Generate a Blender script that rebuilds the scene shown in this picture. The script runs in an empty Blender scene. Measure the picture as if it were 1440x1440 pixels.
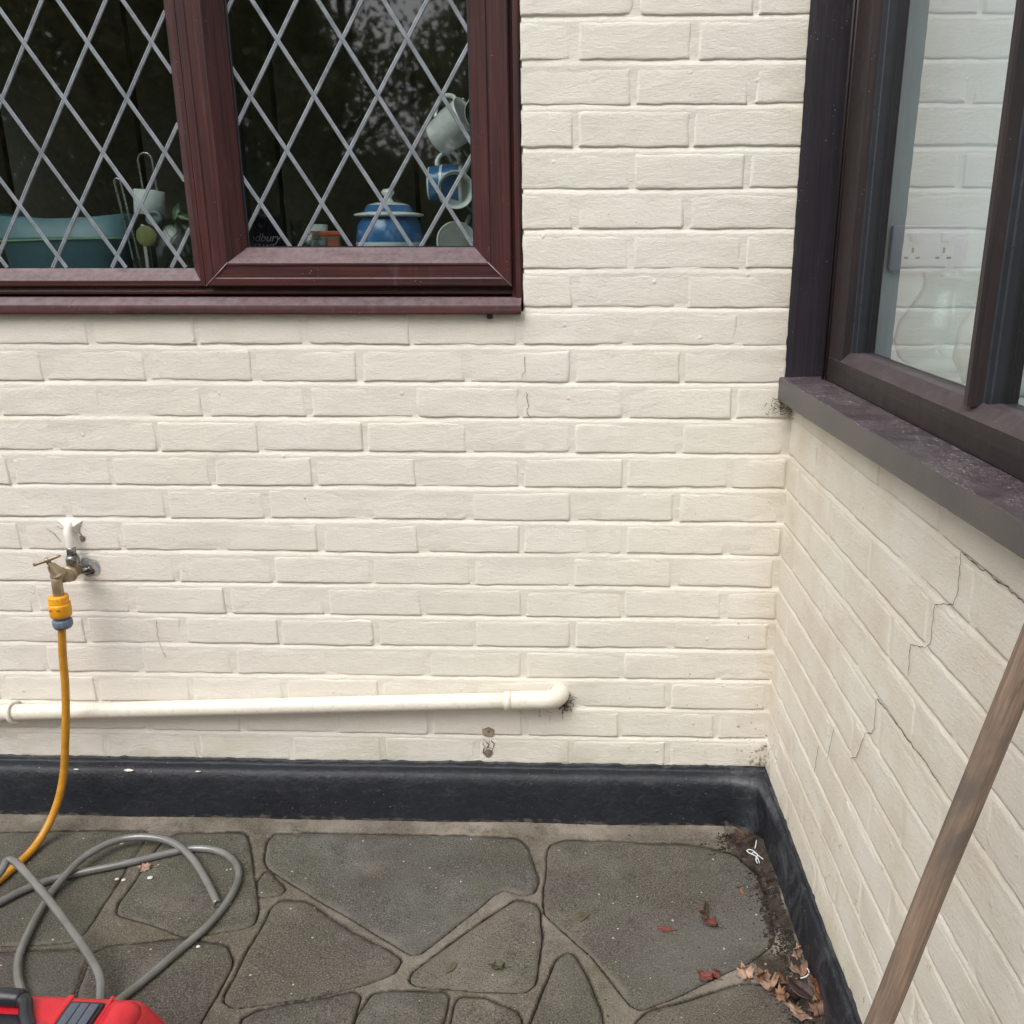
import bpy, bmesh, math, random
import numpy as np
from mathutils import Vector, Matrix, noise
R = math.radians
rnd = random.Random(7)
S = bpy.context.scene
COL = S.collection

# ------------------------------------------------------------------ camera
YAW, PITCH, ROLL = -0.0302, 0.2905, -0.0017
cam = bpy.data.cameras.new('camera'); co = bpy.data.objects.new('camera', cam); COL.objects.link(co)
fw = Vector((math.sin(YAW)*math.cos(PITCH), math.cos(YAW)*math.cos(PITCH), -math.sin(PITCH)))
rt = Vector((math.cos(YAW), -math.sin(YAW), 0)); up = rt.cross(fw)
r2 = rt*math.cos(ROLL)+up*math.sin(ROLL); u2 = -rt*math.sin(ROLL)+up*math.cos(ROLL)
m = Matrix((r2, u2, -fw)).transposed().to_4x4(); m.translation = Vector((-0.4345, -1.8208, 1.3024))
co.matrix_world = m
cam.sensor_width = 36; cam.sensor_fit = 'HORIZONTAL'; cam.lens = 1241.07/1440*36
cam.shift_x = (720-782.3)/1440; cam.shift_y = (714.56-720)/1440
cam.clip_start = .05; cam.clip_end = 400
S.camera = co

# ------------------------------------------------------------------ light
SUN_EL, SUN_AZ = R(54), R(214)      # azimuth clockwise from +y: light comes from behind the camera
w = bpy.data.worlds.new('World'); S.world = w; w.use_nodes = True
nt = w.node_tree; nt.nodes.clear()
sky = nt.nodes.new('ShaderNodeTexSky'); sky.sky_type = 'NISHITA'; sky.sun_disc = False
sky.sun_elevation = SUN_EL; sky.sun_rotation = SUN_AZ
sky.air_density = 1.0; sky.dust_density = 4.0; sky.ozone_density = 1.0
hs = nt.nodes.new('ShaderNodeHueSaturation'); hs.inputs['Saturation'].default_value = .16   # cloud cover
bg = nt.nodes.new('ShaderNodeBackground'); bg.inputs['Strength'].default_value = .135
wo = nt.nodes.new('ShaderNodeOutputWorld')
nt.links.new(sky.outputs[0], hs.inputs['Color']); nt.links.new(hs.outputs[0], bg.inputs[0]); nt.links.new(bg.outputs[0], wo.inputs[0])
sl = bpy.data.lights.new('sun', 'SUN'); sl.energy = 1.0; sl.angle = R(45); sl.color = (1, .965, .92)
so = bpy.data.objects.new('sun', sl); COL.objects.link(so)
sd = Vector((math.sin(SUN_AZ)*math.cos(SUN_EL), math.cos(SUN_AZ)*math.cos(SUN_EL), math.sin(SUN_EL)))
so.rotation_euler = sd.to_track_quat('Z', 'Y').to_euler()
S.view_settings.view_transform = 'Standard'; S.view_settings.look = 'None'
S.view_settings.exposure = 0.60; S.view_settings.gamma = 1; S.view_settings.use_curve_mapping = False
S.render.engine = 'CYCLES'
S.cycles.max_bounces = 10; S.cycles.transparent_max_bounces = 16; S.cycles.use_denoising = True

# ------------------------------------------------------------------ node helpers
def new_mat(name):
    m = bpy.data.materials.new(name); m.use_nodes = True
    n = m.node_tree; b = n.nodes['Principled BSDF']; return m, n, b
class N:
    """small wrapper so that materials stay readable"""
    def __init__(s, nt): s.t = nt
    def pos(s):
        return s.t.nodes.new('ShaderNodeNewGeometry').outputs['Position']
    def mapv(s, v, sc, loc=(0,0,0)):
        n = s.t.nodes.new('ShaderNodeMapping'); n.inputs['Scale'].default_value = sc; n.inputs['Location'].default_value = loc
        s.t.links.new(v, n.inputs[0]); return n.outputs[0]
    def noise(s, v, scale, det=4, rough=.55, dist=0):
        n = s.t.nodes.new('ShaderNodeTexNoise'); n.inputs['Scale'].default_value = scale; n.inputs['Detail'].default_value = det
        n.inputs['Roughness'].default_value = rough; n.inputs['Distortion'].default_value = dist
        s.t.links.new(v, n.inputs['Vector']); return n.outputs['Fac']
    def vor(s, v, scale, feat='F1', out='Distance'):
        n = s.t.nodes.new('ShaderNodeTexVoronoi'); n.inputs['Scale'].default_value = scale; n.feature = feat
        s.t.links.new(v, n.inputs['Vector']); return n.outputs[out]
    def ramp(s, f, stops):
        n = s.t.nodes.new('ShaderNodeValToRGB'); e = n.color_ramp.elements
        while len(e) < len(stops): e.new(.5)
        for i, (p, c) in enumerate(stops):
            e[i].position = p; e[i].color = (c, c, c, 1) if isinstance(c, (int, float)) else (*c, 1)
        s.t.links.new(f, n.inputs[0]); return n.outputs[0]
    def mix(s, f, a, b, mode='MIX'):
        n = s.t.nodes.new('ShaderNodeMix'); n.data_type = 'RGBA'; n.blend_type = mode
        for i, x in ((0, f), (6, a), (7, b)):
            if isinstance(x, (int, float)): n.inputs[i].default_value = x if i == 0 else (x, x, x, 1)
            elif isinstance(x, tuple): n.inputs[i].default_value = (*x, 1)
            else: s.t.links.new(x, n.inputs[i])
        return n.outputs[2]
    def math(s, op, a, b=0, c=0, clamp=False):
        n = s.t.nodes.new('ShaderNodeMath'); n.operation = op; n.use_clamp = clamp
        for i, x in enumerate((a, b, c)):
            if isinstance(x, (int, float)): n.inputs[i].default_value = x
            else: s.t.links.new(x, n.inputs[i])
        return n.outputs[0]
    def bump(s, h, dist, strength=1, nrm=None):
        n = s.t.nodes.new('ShaderNodeBump'); n.inputs['Distance'].default_value = dist; n.inputs['Strength'].default_value = strength
        s.t.links.new(h, n.inputs['Height'])
        if nrm is not None: s.t.links.new(nrm, n.inputs['Normal'])
        return n.outputs[0]
    def sep(s, v):
        n = s.t.nodes.new('ShaderNodeSeparateXYZ'); s.t.links.new(v, n.inputs[0]); return n.outputs
    def objrand(s):
        return s.t.nodes.new('ShaderNodeObjectInfo').outputs['Random']
def setp(n, b, sock, v):
    if isinstance(v, (int, float)): b.inputs[sock].default_value = v
    elif isinstance(v, tuple): b.inputs[sock].default_value = (*v, 1)
    else: n.links.new(v, b.inputs[sock])
def simple(name, col, rough=.5, metal=0, spec=.5, var=.12, bump=0, bscale=200, coat=0, dirt=None):
    m, n, b = new_mat(name); k = N(n); p = k.pos()
    f = k.noise(p, 40, 5)
    d = tuple(c*(1-var*2) for c in col); l = tuple(min(1, c*(1+var)) for c in col)
    c = k.mix(k.ramp(f, [(.3, 0.), (.7, 1.)]), d, l)
    if dirt:
        c = k.mix(k.ramp(k.noise(p, 90, 6, .7), [(.56, 0.), (.72, .8)]), c, dirt)
    setp(n, b, 'Base Color', c)
    setp(n, b, 'Roughness', k.math('ADD', rough-.08, k.math('MULTIPLY', k.noise(p, 120, 3), .16)))
    setp(n, b, 'Metallic', metal); setp(n, b, 'Specular IOR Level', spec); setp(n, b, 'Coat Weight', coat)
    if bump: setp(n, b, 'Normal', k.bump(k.noise(p, bscale, 5, .6), bump))
    return m

# painted masonry
def mat_paint():
    m, n, b = new_mat('cream_masonry_paint'); k = N(n); p = k.pos(); xyz = k.sep(p)
    big = k.noise(p, 1.7, 3)
    c = k.mix(k.ramp(big, [(.35, 0.), (.65, 1.)]), (.80, .768, .675), (.815, .772, .70))
    c = k.mix(k.math('MULTIPLY', k.objrand(), .22), c, (.75, .705, .62))
    # faint grime clouds
    c = k.mix(k.ramp(k.noise(p, 9, 7, .65), [(.5, 0.), (.8, .20)]), c, (.60, .53, .42))
    # small dark ticks of dirt, more of them low down near the corner
    cx = k.math('SUBTRACT', 1, k.math('MULTIPLY', k.math('ABSOLUTE', k.math('ADD', xyz[0], 0.0)), 2.0), clamp=True)
    cz = k.math('SUBTRACT', 1, k.math('MULTIPLY', xyz[2], 1.35), clamp=True)
    low = k.math('MULTIPLY', cx, cz)
    tick = k.noise(k.mapv(p, (95, 95, 42)), 1, 4, .7)
    th = k.math('SUBTRACT', .722, k.math('MULTIPLY', low, .13))
    tm = k.math('MULTIPLY', k.math('SUBTRACT', tick, th), 22, clamp=True)
    c = k.mix(k.math('MULTIPLY', tm, .75), c, (.16, .125, .09))
    # fine specks
    v = k.vor(k.mapv(p, (1, 1, 1)), 75)
    gate = k.ramp(k.noise(p, 13, 3), [(.60, 0.), (.68, 1.)])
    c = k.mix(k.math('MULTIPLY', k.math('LESS_THAN', v, .09), k.math('MULTIPLY', gate, .6)), c, (.22, .19, .15))
    # soil thrown up where the corner meets the plinth
    near = k.math('SUBTRACT', 1, k.math('MULTIPLY', k.math('ABSOLUTE', xyz[0]), 5.5), clamp=True)
    lowz = k.math('SUBTRACT', 1.15, k.math('MULTIPLY', k.math('SUBTRACT', xyz[2], .12), 5.5), clamp=True)
    soil = k.math('MULTIPLY', near, lowz)
    soil = k.math('MULTIPLY', soil, k.math('SUBTRACT', 1, k.math('MULTIPLY', k.math('ABSOLUTE', xyz[1]), 4.5), clamp=True))
    sm = k.math('MULTIPLY', k.math('SUBTRACT', k.math('ADD', k.math('MULTIPLY', k.noise(p, 85, 6, .75), 1.0), k.math('MULTIPLY', soil, .36)), .80), 14, clamp=True)
    c = k.mix(k.math('MULTIPLY', k.math('MULTIPLY', sm, k.math('GREATER_THAN', soil, .02)), .85), c, (.07, .058, .045))
    # green tinge just above the plinth
    lz = k.math('SUBTRACT', 1, k.math('MULTIPLY', k.math('SUBTRACT', xyz[2], .13), 14), clamp=True)
    gm = k.math('MULTIPLY', lz, k.ramp(k.noise(p, 6, 4), [(.48, 0.), (.62, .5)]))
    c = k.mix(gm, c, (.46, .47, .30))
    # browner, darker tone close to the corner
    nc = k.math('SUBTRACT', 1, k.math('MULTIPLY', k.math('ABSOLUTE', k.math('ADD', xyz[0], .01)), 13), clamp=True)
    c = k.mix(k.math('MULTIPLY', nc, k.ramp(k.noise(p, 7, 4), [(.4, .1), (.7, .6)])), c, (.60, .49, .36))
    setp(n, b, 'Base Color', c); setp(n, b, 'Roughness', .62); setp(n, b, 'Specular IOR Level', .28)
    roller = k.noise(k.mapv(p, (1, 1, 2.3)), 95, 5, .62, .6)
    grain = k.noise(p, 520, 3)
    h = k.math('ADD', k.math('MULTIPLY', roller, 1.0), k.math('MULTIPLY', grain, .22))
    pim = k.ramp(k.vor(k.mapv(p, (1, 1, 1)), 15), [(.0, 1.), (.075, 0.)])
    h = k.math('ADD', h, k.math('MULTIPLY', pim, 1.2))
    h = k.math('ADD', h, k.math('MULTIPLY', k.noise(k.mapv(p, (1, 1, 3.2)), 210, 4, .65, 1.5), .55))
    nb = k.bump(h, .0014, 1.0)
    setp(n, b, 'Normal', k.bump(k.noise(k.mapv(p, (1, 1, 1.6)), 22, 3), .0022, .6, nb))
    return m
M_PAINT = mat_paint()

def mat_upvc(name, col, dark, dust=.35, rough=.38):
    m, n, b = new_mat(name); k = N(n); p = k.pos()
    tc = n.nodes.new('ShaderNodeTexCoord').outputs['UV']
    g = k.noise(k.mapv(tc, (3, 160, 1)), 1, 5, .6, .5)
    c = k.mix(k.ramp(g, [(.35, 0.), (.62, 1.)]), dark, col)
    g2 = k.noise(k.mapv(tc, (1.2, 45, 1)), 1, 3, .6, .8)
    c = k.mix(k.math('MULTIPLY', g2, .45), c, dark)
    # dust settles on faces that look up
    nz = k.sep(n.nodes.new('ShaderNodeNewGeometry').outputs['Normal'])[2]
    du = k.math('MULTIPLY', k.math('MULTIPLY', k.math('MAXIMUM', nz, 0), k.ramp(k.noise(p, 60, 6, .7), [(.3, .3), (.7, 1.)])), dust)
    c = k.mix(du, c, (.36, .30, .33))
    sp = k.math('LESS_THAN', k.vor(k.mapv(p, (1, 1, 1)), 110), .10)
    gate = k.ramp(k.noise(p, 16, 4), [(.55, 0.), (.66, 1.)])
    c = k.mix(k.math('MULTIPLY', sp, k.math('MULTIPLY', gate, .5)), c, (.55, .53, .50))
    c = k.mix(k.ramp(k.noise(k.mapv(p, (60, 60, 9)), 1, 4), [(.62, 0.), (.80, .14)]), c, (.28, .22, .22))
    setp(n, b, 'Base Color', c)
    setp(n, b, 'Roughness', k.math('ADD', rough, k.math('MULTIPLY', k.noise(p, 30, 4), .25)))
    setp(n, b, 'Specular IOR Level', .40)
    setp(n, b, 'Normal', k.bump(g, .0006, .7))
    return m
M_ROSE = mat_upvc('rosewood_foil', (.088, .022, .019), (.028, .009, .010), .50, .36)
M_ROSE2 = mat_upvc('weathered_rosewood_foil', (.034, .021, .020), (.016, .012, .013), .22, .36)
M_TRIM = mat_upvc('dark_trim_foil', (.031, .026, .033), (.020, .017, .024), .15, .30)
def mat_sill():
    m, n, b = new_mat('speckled_sill_foil'); k = N(n); p = k.pos()
    nz = k.sep(n.nodes.new('ShaderNodeNewGeometry').outputs['Normal'])[2]
    upf = k.math('GREATER_THAN', nz, .5)
    base = k.mix(k.ramp(k.noise(p, 7, 3), [(.4, 0.), (.6, 1.)]), (.036, .024, .030), (.048, .031, .035))
    front = k.mix(k.ramp(k.noise(p, 5, 3), [(.4, 0.), (.6, 1.)]), (.080, .068, .066), (.062, .054, .056))
    streak = k.ramp(k.noise(k.mapv(p, (300, 90, 1)), 1, 5, .7, 1.6), [(.58, 0.), (.63, 1.)])
    streak2 = k.ramp(k.noise(k.mapv(p, (110, 240, 1), (3, 5, 1)), 1, 5, .7, 1.8), [(.59, 0.), (.64, 1.)])
    gate = k.ramp(k.noise(p, 14, 4, .6), [(.38, 0.), (.55, 1.)])
    s = k.math('MULTIPLY', k.math('MAXIMUM', streak, streak2), gate)
    dust = k.ramp(k.noise(p, 38, 6, .7), [(.40, .05), (.78, .28)])
    t = k.mix(dust, base, (.22, .20, .22)); t = k.mix(k.math('MULTIPLY', s, .7), t, (.50, .49, .50))
    setp(n, b, 'Base Color', k.mix(upf, front, t))
    setp(n, b, 'Roughness', .42); setp(n, b, 'Normal', k.bump(k.noise(p, 300, 4), .0005, .6))
    return m
M_SILL2 = mat_sill()
M_GASKET = simple('black_rubber_gasket', (.018, .019, .026), .45, bump=.0004)
M_BEAD = simple('blue_grey_bead', (.034, .038, .050), .30)
M_LEAD = simple('grey_lead_strip', (.25, .275, .305), .48, metal=.25, var=.18, bump=.0005, bscale=500)
def mat_bitumen():
    m, n, b = new_mat('black_bitumen_paint'); k = N(n); p = k.pos(); xyz = k.sep(p)
    c = k.mix(k.ramp(k.noise(p, 14, 5), [(.35, 0.), (.7, 1.)]), (.006, .008, .013), (.011, .014, .022))
    sc = k.ramp(k.noise(k.mapv(p, (24, 24, 50)), 1, 9, .82, 1.2), [(.52, 0.), (.74, .18)])
    c = k.mix(sc, c, (.20, .20, .22))
    sp = k.math('LESS_THAN', k.vor(p, 85), k.math('MULTIPLY', k.noise(p, 31, 3), .16)); g = k.ramp(k.noise(p, 11, 4), [(.52, 0.), (.60, 1.)])
    c = k.mix(k.math('MULTIPLY', sp, k.math('MULTIPLY', g, .6)), c, (.45, .45, .45))
    # worn and dusty towards the corner and along the side wall
    wr = k.math('MULTIPLY', k.math('GREATER_THAN', xyz[0], -.085), k.ramp(k.noise(k.mapv(p, (14, 12, 12)), 1, 9, .8, .8), [(.48, 0.), (.68, .55)]))
    c = k.mix(wr, c, (.13, .135, .15))
    lx = k.math('MULTIPLY', k.math('ADD', xyz[0], .17), 10, clamp=True); ly = k.math('MULTIPLY', k.math('ADD', xyz[1], .22), 12, clamp=True)
    lz_ = k.math('SUBTRACT', 1, k.math('MULTIPLY', k.math('ABSOLUTE', k.math('SUBTRACT', xyz[2], .1135)), 105), clamp=True)
    led = k.math('MULTIPLY', lz_, k.math('MULTIPLY', lx, ly))
    c = k.mix(k.math('MULTIPLY', led, k.ramp(k.noise(p, 55, 7, .75), [(.36, .1), (.6, .85)])), c, (.115, .12, .13))  # ledge edge: dust grey, with its highlight also put into the colour
    c = k.mix(k.math('MULTIPLY', k.math('LESS_THAN', k.math('ADD', xyz[2], k.math('MULTIPLY', k.noise(p, 30, 4), .03)), .026), k.ramp(k.noise(p, 45, 5), [(.45, 0.), (.62, .8)])), c, (.10, .085, .07))
    setp(n, b, 'Base Color', c)
    setp(n, b, 'Roughness', k.math('ADD', .34, k.math('MULTIPLY', k.noise(p, 25, 5), .35)))
    setp(n, b, 'Specular IOR Level', .5)
    h = k.math('ADD', k.noise(p, 60, 5, .6), k.math('MULTIPLY', k.noise(k.mapv(p, (1, 1, 3)), 260, 4), .35))
    setp(n, b, 'Normal', k.bump(h, .003, .8))
    return m
M_BIT = mat_bitumen()
def weather(k, p, c):
    x = k.sep(p)
    c = k.mix(k.ramp(k.noise(k.mapv(p, (1, 1, 1), (3, 7, 0)), 3.4, 5, .6), [(.42, 0.), (.58, .72)]), c, (.068, .055, .047))
    c = k.mix(k.ramp(k.noise(k.mapv(p, (1, 1, 1), (11, 2, 0)), 2.6, 5, .6), [(.45, 0.), (.60, .55)]), c, (.086, .083, .054))
    c = k.mix(k.ramp(k.noise(k.mapv(p, (1, 1, 1), (1, 19, 0)), 6.5, 6, .7), [(.52, 0.), (.68, .5)]), c, (.21, .19, .16))
    c = k.mix(k.ramp(k.noise(k.mapv(p, (1, 1, 1), (21, 5, 0)), 17, 7, .75), [(.54, 0.), (.66, .6)]), c, (.040, .034, .028))
    c = k.mix(k.ramp(k.noise(k.mapv(p, (1, 1, 1), (2, 31, 0)), 9, 7, .72), [(.55, 0.), (.66, .5)]), c, (.075, .085, .040))
    return c
def mat_stone():
    m, n, b = new_mat('riven_paving_stone'); k = N(n); p = k.pos()
    r = k.objrand()
    oc = n.nodes.new('ShaderNodeObjectInfo').outputs['Color']
    c = k.mix(1, oc, oc)
    c = k.mix(k.ramp(k.noise(p, 5.5, 5, .6), [(.42, 0.), (.68, .7)]), c, (.070, .072, .046))    # algae
    c = k.mix(k.ramp(k.noise(k.mapv(p, (1, 1, 1), (4, 2, 0)), 4.2, 4), [(.5, 0.), (.72, .7)]), c, (.062, .048, .042))
    c = weather(k, p, c)
    c = k.mix(k.ramp(k.noise(p, 330, 3, .75), [(.48, 0.), (.64, .75)]), c, (.23, .215, .19))
    c = k.mix(k.ramp(k.noise(p, 290, 3, .75), [(.36, .85), (.50, 0.)]), c, (.018, .017, .016))
    e = n.nodes.new('ShaderNodeAttribute'); e.attribute_name = 'edge'
    sme = k.math('MULTIPLY', k.math('SUBTRACT', k.math('ADD', k.math('MULTIPLY', e.outputs['Fac'], .8), k.math('MULTIPLY', k.noise(p, 13, 6, .7), 2.1)), 1.62), 3.0, clamp=True)
    c = k.mix(k.math('MULTIPLY', sme, .8), c, (.150, .132, .108))
    c = k.mix(k.ramp(k.noise(k.mapv(p, (1, 1, 1), (9, 1, 0)), 2.7, 3), [(.52, 0.), (.70, .45)]), c, (.135, .13, .118))
    sp = k.math('LESS_THAN', k.vor(p, 26), .055)
    c = k.mix(k.math('MULTIPLY', sp, .8), c, (.55, .53, .47))
    setp(n, b, 'Base Color', c); setp(n, b, 'Roughness', .82); setp(n, b, 'Specular IOR Level', .3)
    h = k.math('ADD', k.noise(p, 26, 6, .6), k.math('MULTIPLY', k.noise(p, 330, 3, .75), .45))
    setp(n, b, 'Normal', k.bump(h, .005, 1.0))
    return m
M_STONE = mat_stone()
def mat_mortar():
    m, n, b = new_mat('sandy_pointing_mortar'); k = N(n); p = k.pos(); xyz = k.sep(p)
    c = k.mix(k.ramp(k.noise(p, 7, 5), [(.35, 0.), (.65, 1.)]), (.165, .150, .130), (.265, .238, .205))
    # paler, cleaner strip against the plinth
    st = k.math('MULTIPLY', k.math('GREATER_THAN', k.math('ADD', xyz[1], k.math('MULTIPLY', k.noise(p, 30, 3), .02)), -.090), .6)
    c = k.mix(st, c, (.33, .285, .235))
    lft = k.math('MULTIPLY', k.math('LESS_THAN', xyz[1], -.12), k.ramp(k.math('ADD', xyz[0], 1.5), [(.25, .78), (.62, 0.)]))
    c = k.mix(lft, c, (.052, .048, .034))
    c = weather(k, p, c)
    c = k.mix(k.ramp(k.noise(p, 380, 3, .7), [(.5, 0.), (.68, .6)]), c, (.34, .29, .235))
    c = k.mix(k.ramp(k.noise(p, 300, 3, .7), [(.28, .7), (.45, 0.)]), c, (.045, .036, .028))
    cr = k.math('MULTIPLY', k.math('GREATER_THAN', xyz[0], -.10), k.ramp(k.noise(p, 18, 5), [(.36, 0.), (.54, .9)]))
    c = k.mix(cr, c, (.040, .031, .025))
    a = n.nodes.new('ShaderNodeAttribute'); a.attribute_name = 'groove'
    c = k.mix(k.math('MULTIPLY', a.outputs['Fac'], .97), c, (.016, .011, .008))               # near-black brown along the tooled groove
    setp(n, b, 'Base Color', c); setp(n, b, 'Roughness', .9); setp(n, b, 'Specular IOR Level', .2)
    h = k.math('ADD', k.noise(p, 45, 6, .6), k.math('MULTIPLY', k.noise(p, 420, 3), .3))
    setp(n, b, 'Normal', k.bump(h, .005, .9))
    return m
M_MORTAR = mat_mortar()
M_PIPE = simple('cream_painted_plastic', (.775, .73, .63), .40, var=.03, bump=.0008, bscale=120, dirt=(.55, .50, .42))
def mat_glass(name, tint=(.93, .96, .95), gain=1.9, rgh=0.):
    m = bpy.data.materials.new(name); m.use_nodes = True; n = m.node_tree; n.nodes.clear(); k = N(n)
    out = n.nodes.new('ShaderNodeOutputMaterial'); tr = n.nodes.new('ShaderNodeBsdfTransparent'); tr.inputs[0].default_value = (*tint, 1)
    gl = n.nodes.new('ShaderNodeBsdfGlossy'); gl.inputs['Roughness'].default_value = rgh
    fr = n.nodes.new('ShaderNodeFresnel'); fr.inputs[0].default_value = 1.5
    ge = n.nodes.new('ShaderNodeNewGeometry')
    f = k.math('MULTIPLY', k.math('MULTIPLY', fr.outputs[0], gain), k.math('SUBTRACT', 1, ge.outputs['Backfacing']), clamp=True)
    mx = n.nodes.new('ShaderNodeMixShader'); n.links.new(f, mx.inputs[0]); n.links.new(tr.outputs[0], mx.inputs[1]); n.links.new(gl.outputs[0], mx.inputs[2])
    n.links.new(mx.outputs[0], out.inputs[0]); return m
M_GLASS = mat_glass('window_glass', (.90, .94, .93), 3.4, .026)
M_GLASS2 = mat_glass('side_window_glass', (.84, .88, .88), 2.7)
M_VASE = mat_glass('clear_vase_glass', (.90, .93, .92), 1.6)
def leafy(m):
    n = m.node_tree; b = n.nodes['Principled BSDF']; t = n.nodes.new('ShaderNodeBsdfTranslucent'); mx = n.nodes.new('ShaderNodeMixShader'); mx.inputs[0].default_value = .5
    src = b.inputs['Base Color'].links[0].from_socket; g = n.nodes.new('ShaderNodeGamma'); g.inputs[1].default_value = .55; n.links.new(src, g.inputs[0]); n.links.new(g.outputs[0], t.inputs[0])
    n.links.new(b.outputs[0], mx.inputs[1]); n.links.new(t.outputs[0], mx.inputs[2]); n.links.new(mx.outputs[0], n.nodes['Material Output'].inputs[0]); return m
M_TREE = simple('dark_leaf', (.105, .115, .045), .6, var=.3)
M_TREE2 = simple('autumn_leaf_green', (.19, .155, .055), .6, var=.3)
leafy(M_TREE); leafy(M_TREE2)
M_BARK = simple('brown_bark', (.09, .065, .045), .9, var=.3, bump=.01, bscale=30)

# ------------------------------------------------------------------ mesh helpers
def link(name, me, mat=None, parent=None, loc=None):
    o = bpy.data.objects.new(name, me); COL.objects.link(o)
    if mat is not None:
        for mm in (mat if isinstance(mat, (list, tuple)) else [mat]): me.materials.append(mm)
    if parent is not None: o.parent = parent
    if loc is not None: o.location = loc
    return o
def mesh(name, V, F, mat=None, parent=None, smooth=False, loc=None, uv=None):
    me = bpy.data.meshes.new(name); me.from_pydata([tuple(v) for v in V], [], [tuple(int(i) for i in f) for f in F])
    if uv is not None:
        l = me.uv_layers.new(name='UVMap'); idx = np.empty(len(me.loops), dtype=np.int32); me.loops.foreach_get('vertex_index', idx)
        l.data.foreach_set('uv', np.asarray(uv, dtype=np.float32)[idx].ravel())
    me.validate(); me.update()
    if smooth: me.polygons.foreach_set('use_smooth', [True]*len(me.polygons))
    return link(name, me, mat, parent, loc)
def empty(name, loc=(0, 0, 0), rz=0):
    o = bpy.data.objects.new(name, None); COL.objects.link(o); o.location = loc; o.rotation_euler = (0, 0, rz); o.empty_display_size = .05
    return o
def tag(o, label, cat, group=None):
    o['label'] = label; o['category'] = cat
    if group: o['group'] = group
    return o
def box(name, a, b, mat, parent=None, bev=.002, seg=2, smooth=True):
    bm = bmesh.new(); bmesh.ops.create_cube(bm, size=1)
    c = [(a[i]+b[i])/2 for i in range(3)]; s = [abs(b[i]-a[i]) for i in range(3)]
    for v in bm.verts: v.co = Vector([c[i]+v.co[i]*s[i] for i in range(3)])
    if bev: bmesh.ops.bevel(bm, geom=bm.edges[:], offset=min(bev, min(s)*.45), segments=seg, profile=.5, affect='EDGES')
    L = bm.loops.layers.uv.new('UVMap'); ax = s.index(max(s)); o2 = [i for i in range(3) if i != ax]
    for f in bm.faces:
        for l in f.loops: l[L].uv = (l.vert.co[ax], l.vert.co[o2[0]]+l.vert.co[o2[1]])
    me = bpy.data.meshes.new(name); bm.to_mesh(me); bm.free()
    if smooth and bev: me.polygons.foreach_set('use_smooth', [True]*len(me.polygons)); me.update()
    o = link(name, me, mat, parent)
    return o
def catmull(P, n=8):
    P = [Vector(p) for p in P]; P = [P[0]*2-P[1]]+P+[P[-1]*2-P[-2]]; out = []
    for i in range(1, len(P)-2):
        for j in range(n):
            t = j/n; a, b, c, d = P[i-1:i+3]
            out.append(.5*((2*b)+(-a+c)*t+(2*a-5*b+4*c-d)*t*t+(-a+3*b-3*c+d)*t**3))
    out.append(P[-2]); return out
def tube(name, P, r, mat, parent=None, seg=14, caps=True, hollow=0):
    P = [Vector(p) for p in P]; V = []; F = []; n = len(P)
    rr = r if isinstance(r, (list, tuple)) else [r]*n
    T = [(P[min(i+1, n-1)]-P[max(i-1, 0)]).normalized() for i in range(n)]
    a = Vector((0, 0, 1)) if abs(T[0].z) < .9 else Vector((1, 0, 0)); nn = (a-T[0]*a.dot(T[0])).normalized()
    uv = []; s = 0
    rings = []
    def ring(c, nn, t, r):
        b = t.cross(nn); i0 = len(V)
        for k in range(seg):
            an = 2*math.pi*k/seg; V.append(c+nn*math.cos(an)*r+b*math.sin(an)*r); uv.append((s, k/seg*r*6))
        return i0
    for i in range(n):
        nn = (nn-T[i]*nn.dot(T[i])).normalized()
        if i: s += (P[i]-P[i-1]).length
        rings.append(ring(P[i], nn, T[i], rr[i]))
        if i == n-1: nlast = nn
    for i in range(n-1):
        for k in range(seg):
            k2 = (k+1) % seg; F.append((rings[i]+k, rings[i]+k2, rings[i+1]+k2, rings[i+1]+k))
    if hollow:
        i1 = ring(P[-1], nlast, T[-1], rr[-1]*hollow); i2 = ring(P[-1]-T[-1]*.05, nlast, T[-1], rr[-1]*hollow)
        for k in range(seg):
            k2 = (k+1) % seg; F.append((rings[-1]+k, rings[-1]+k2, i1+k2, i1+k)); F.append((i1+k, i1+k2, i2+k2, i2+k))
        F.append(tuple(i2+k for k in range(seg)))
        F.append(tuple(rings[0]+k for k in range(seg))[::-1])
    elif caps:
        F.append(tuple(rings[0]+k for k in range(seg))[::-1]); F.append(tuple(rings[-1]+k for k in range(seg)))
    o = mesh(name, V, F, mat, parent, True, uv=uv); return o
def lathe(name, prof, mat, parent=None, seg=32, M=Matrix(), flute=0, nf=0):
    """prof: (r, z) pairs, spun about z and then moved by M"""
    V = []; F = []
    for r, z in prof:
        for k in range(seg):
            a = 2*math.pi*k/seg; q = r*(1+(flute*math.cos(nf*a) if nf else 0)); V.append(M @ Vector((q*math.cos(a), q*math.sin(a), z)))
    for i in range(len(prof)-1):
        for k in range(seg):
            k2 = (k+1) % seg; F.append((i*seg+k, i*seg+k2, (i+1)*seg+k2, (i+1)*seg+k))
    if prof[0][0] > 1e-6: F.append(tuple(range(seg))[::-1])
    if prof[-1][0] > 1e-6: F.append(tuple((len(prof)-1)*seg+k for k in range(seg)))
    o = mesh(name, V, F, mat, parent, True)
    return o
def sharp(o, ang=35):
    """smooth shading that keeps hard edges hard"""
    me = o.data; bm = bmesh.new(); bm.from_mesh(me)
    for e in bm.edges:
        if len(e.link_faces) == 2 and e.calc_face_angle(0) > R(ang): e.smooth = False
    bm.to_mesh(me); bm.free(); return o
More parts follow.
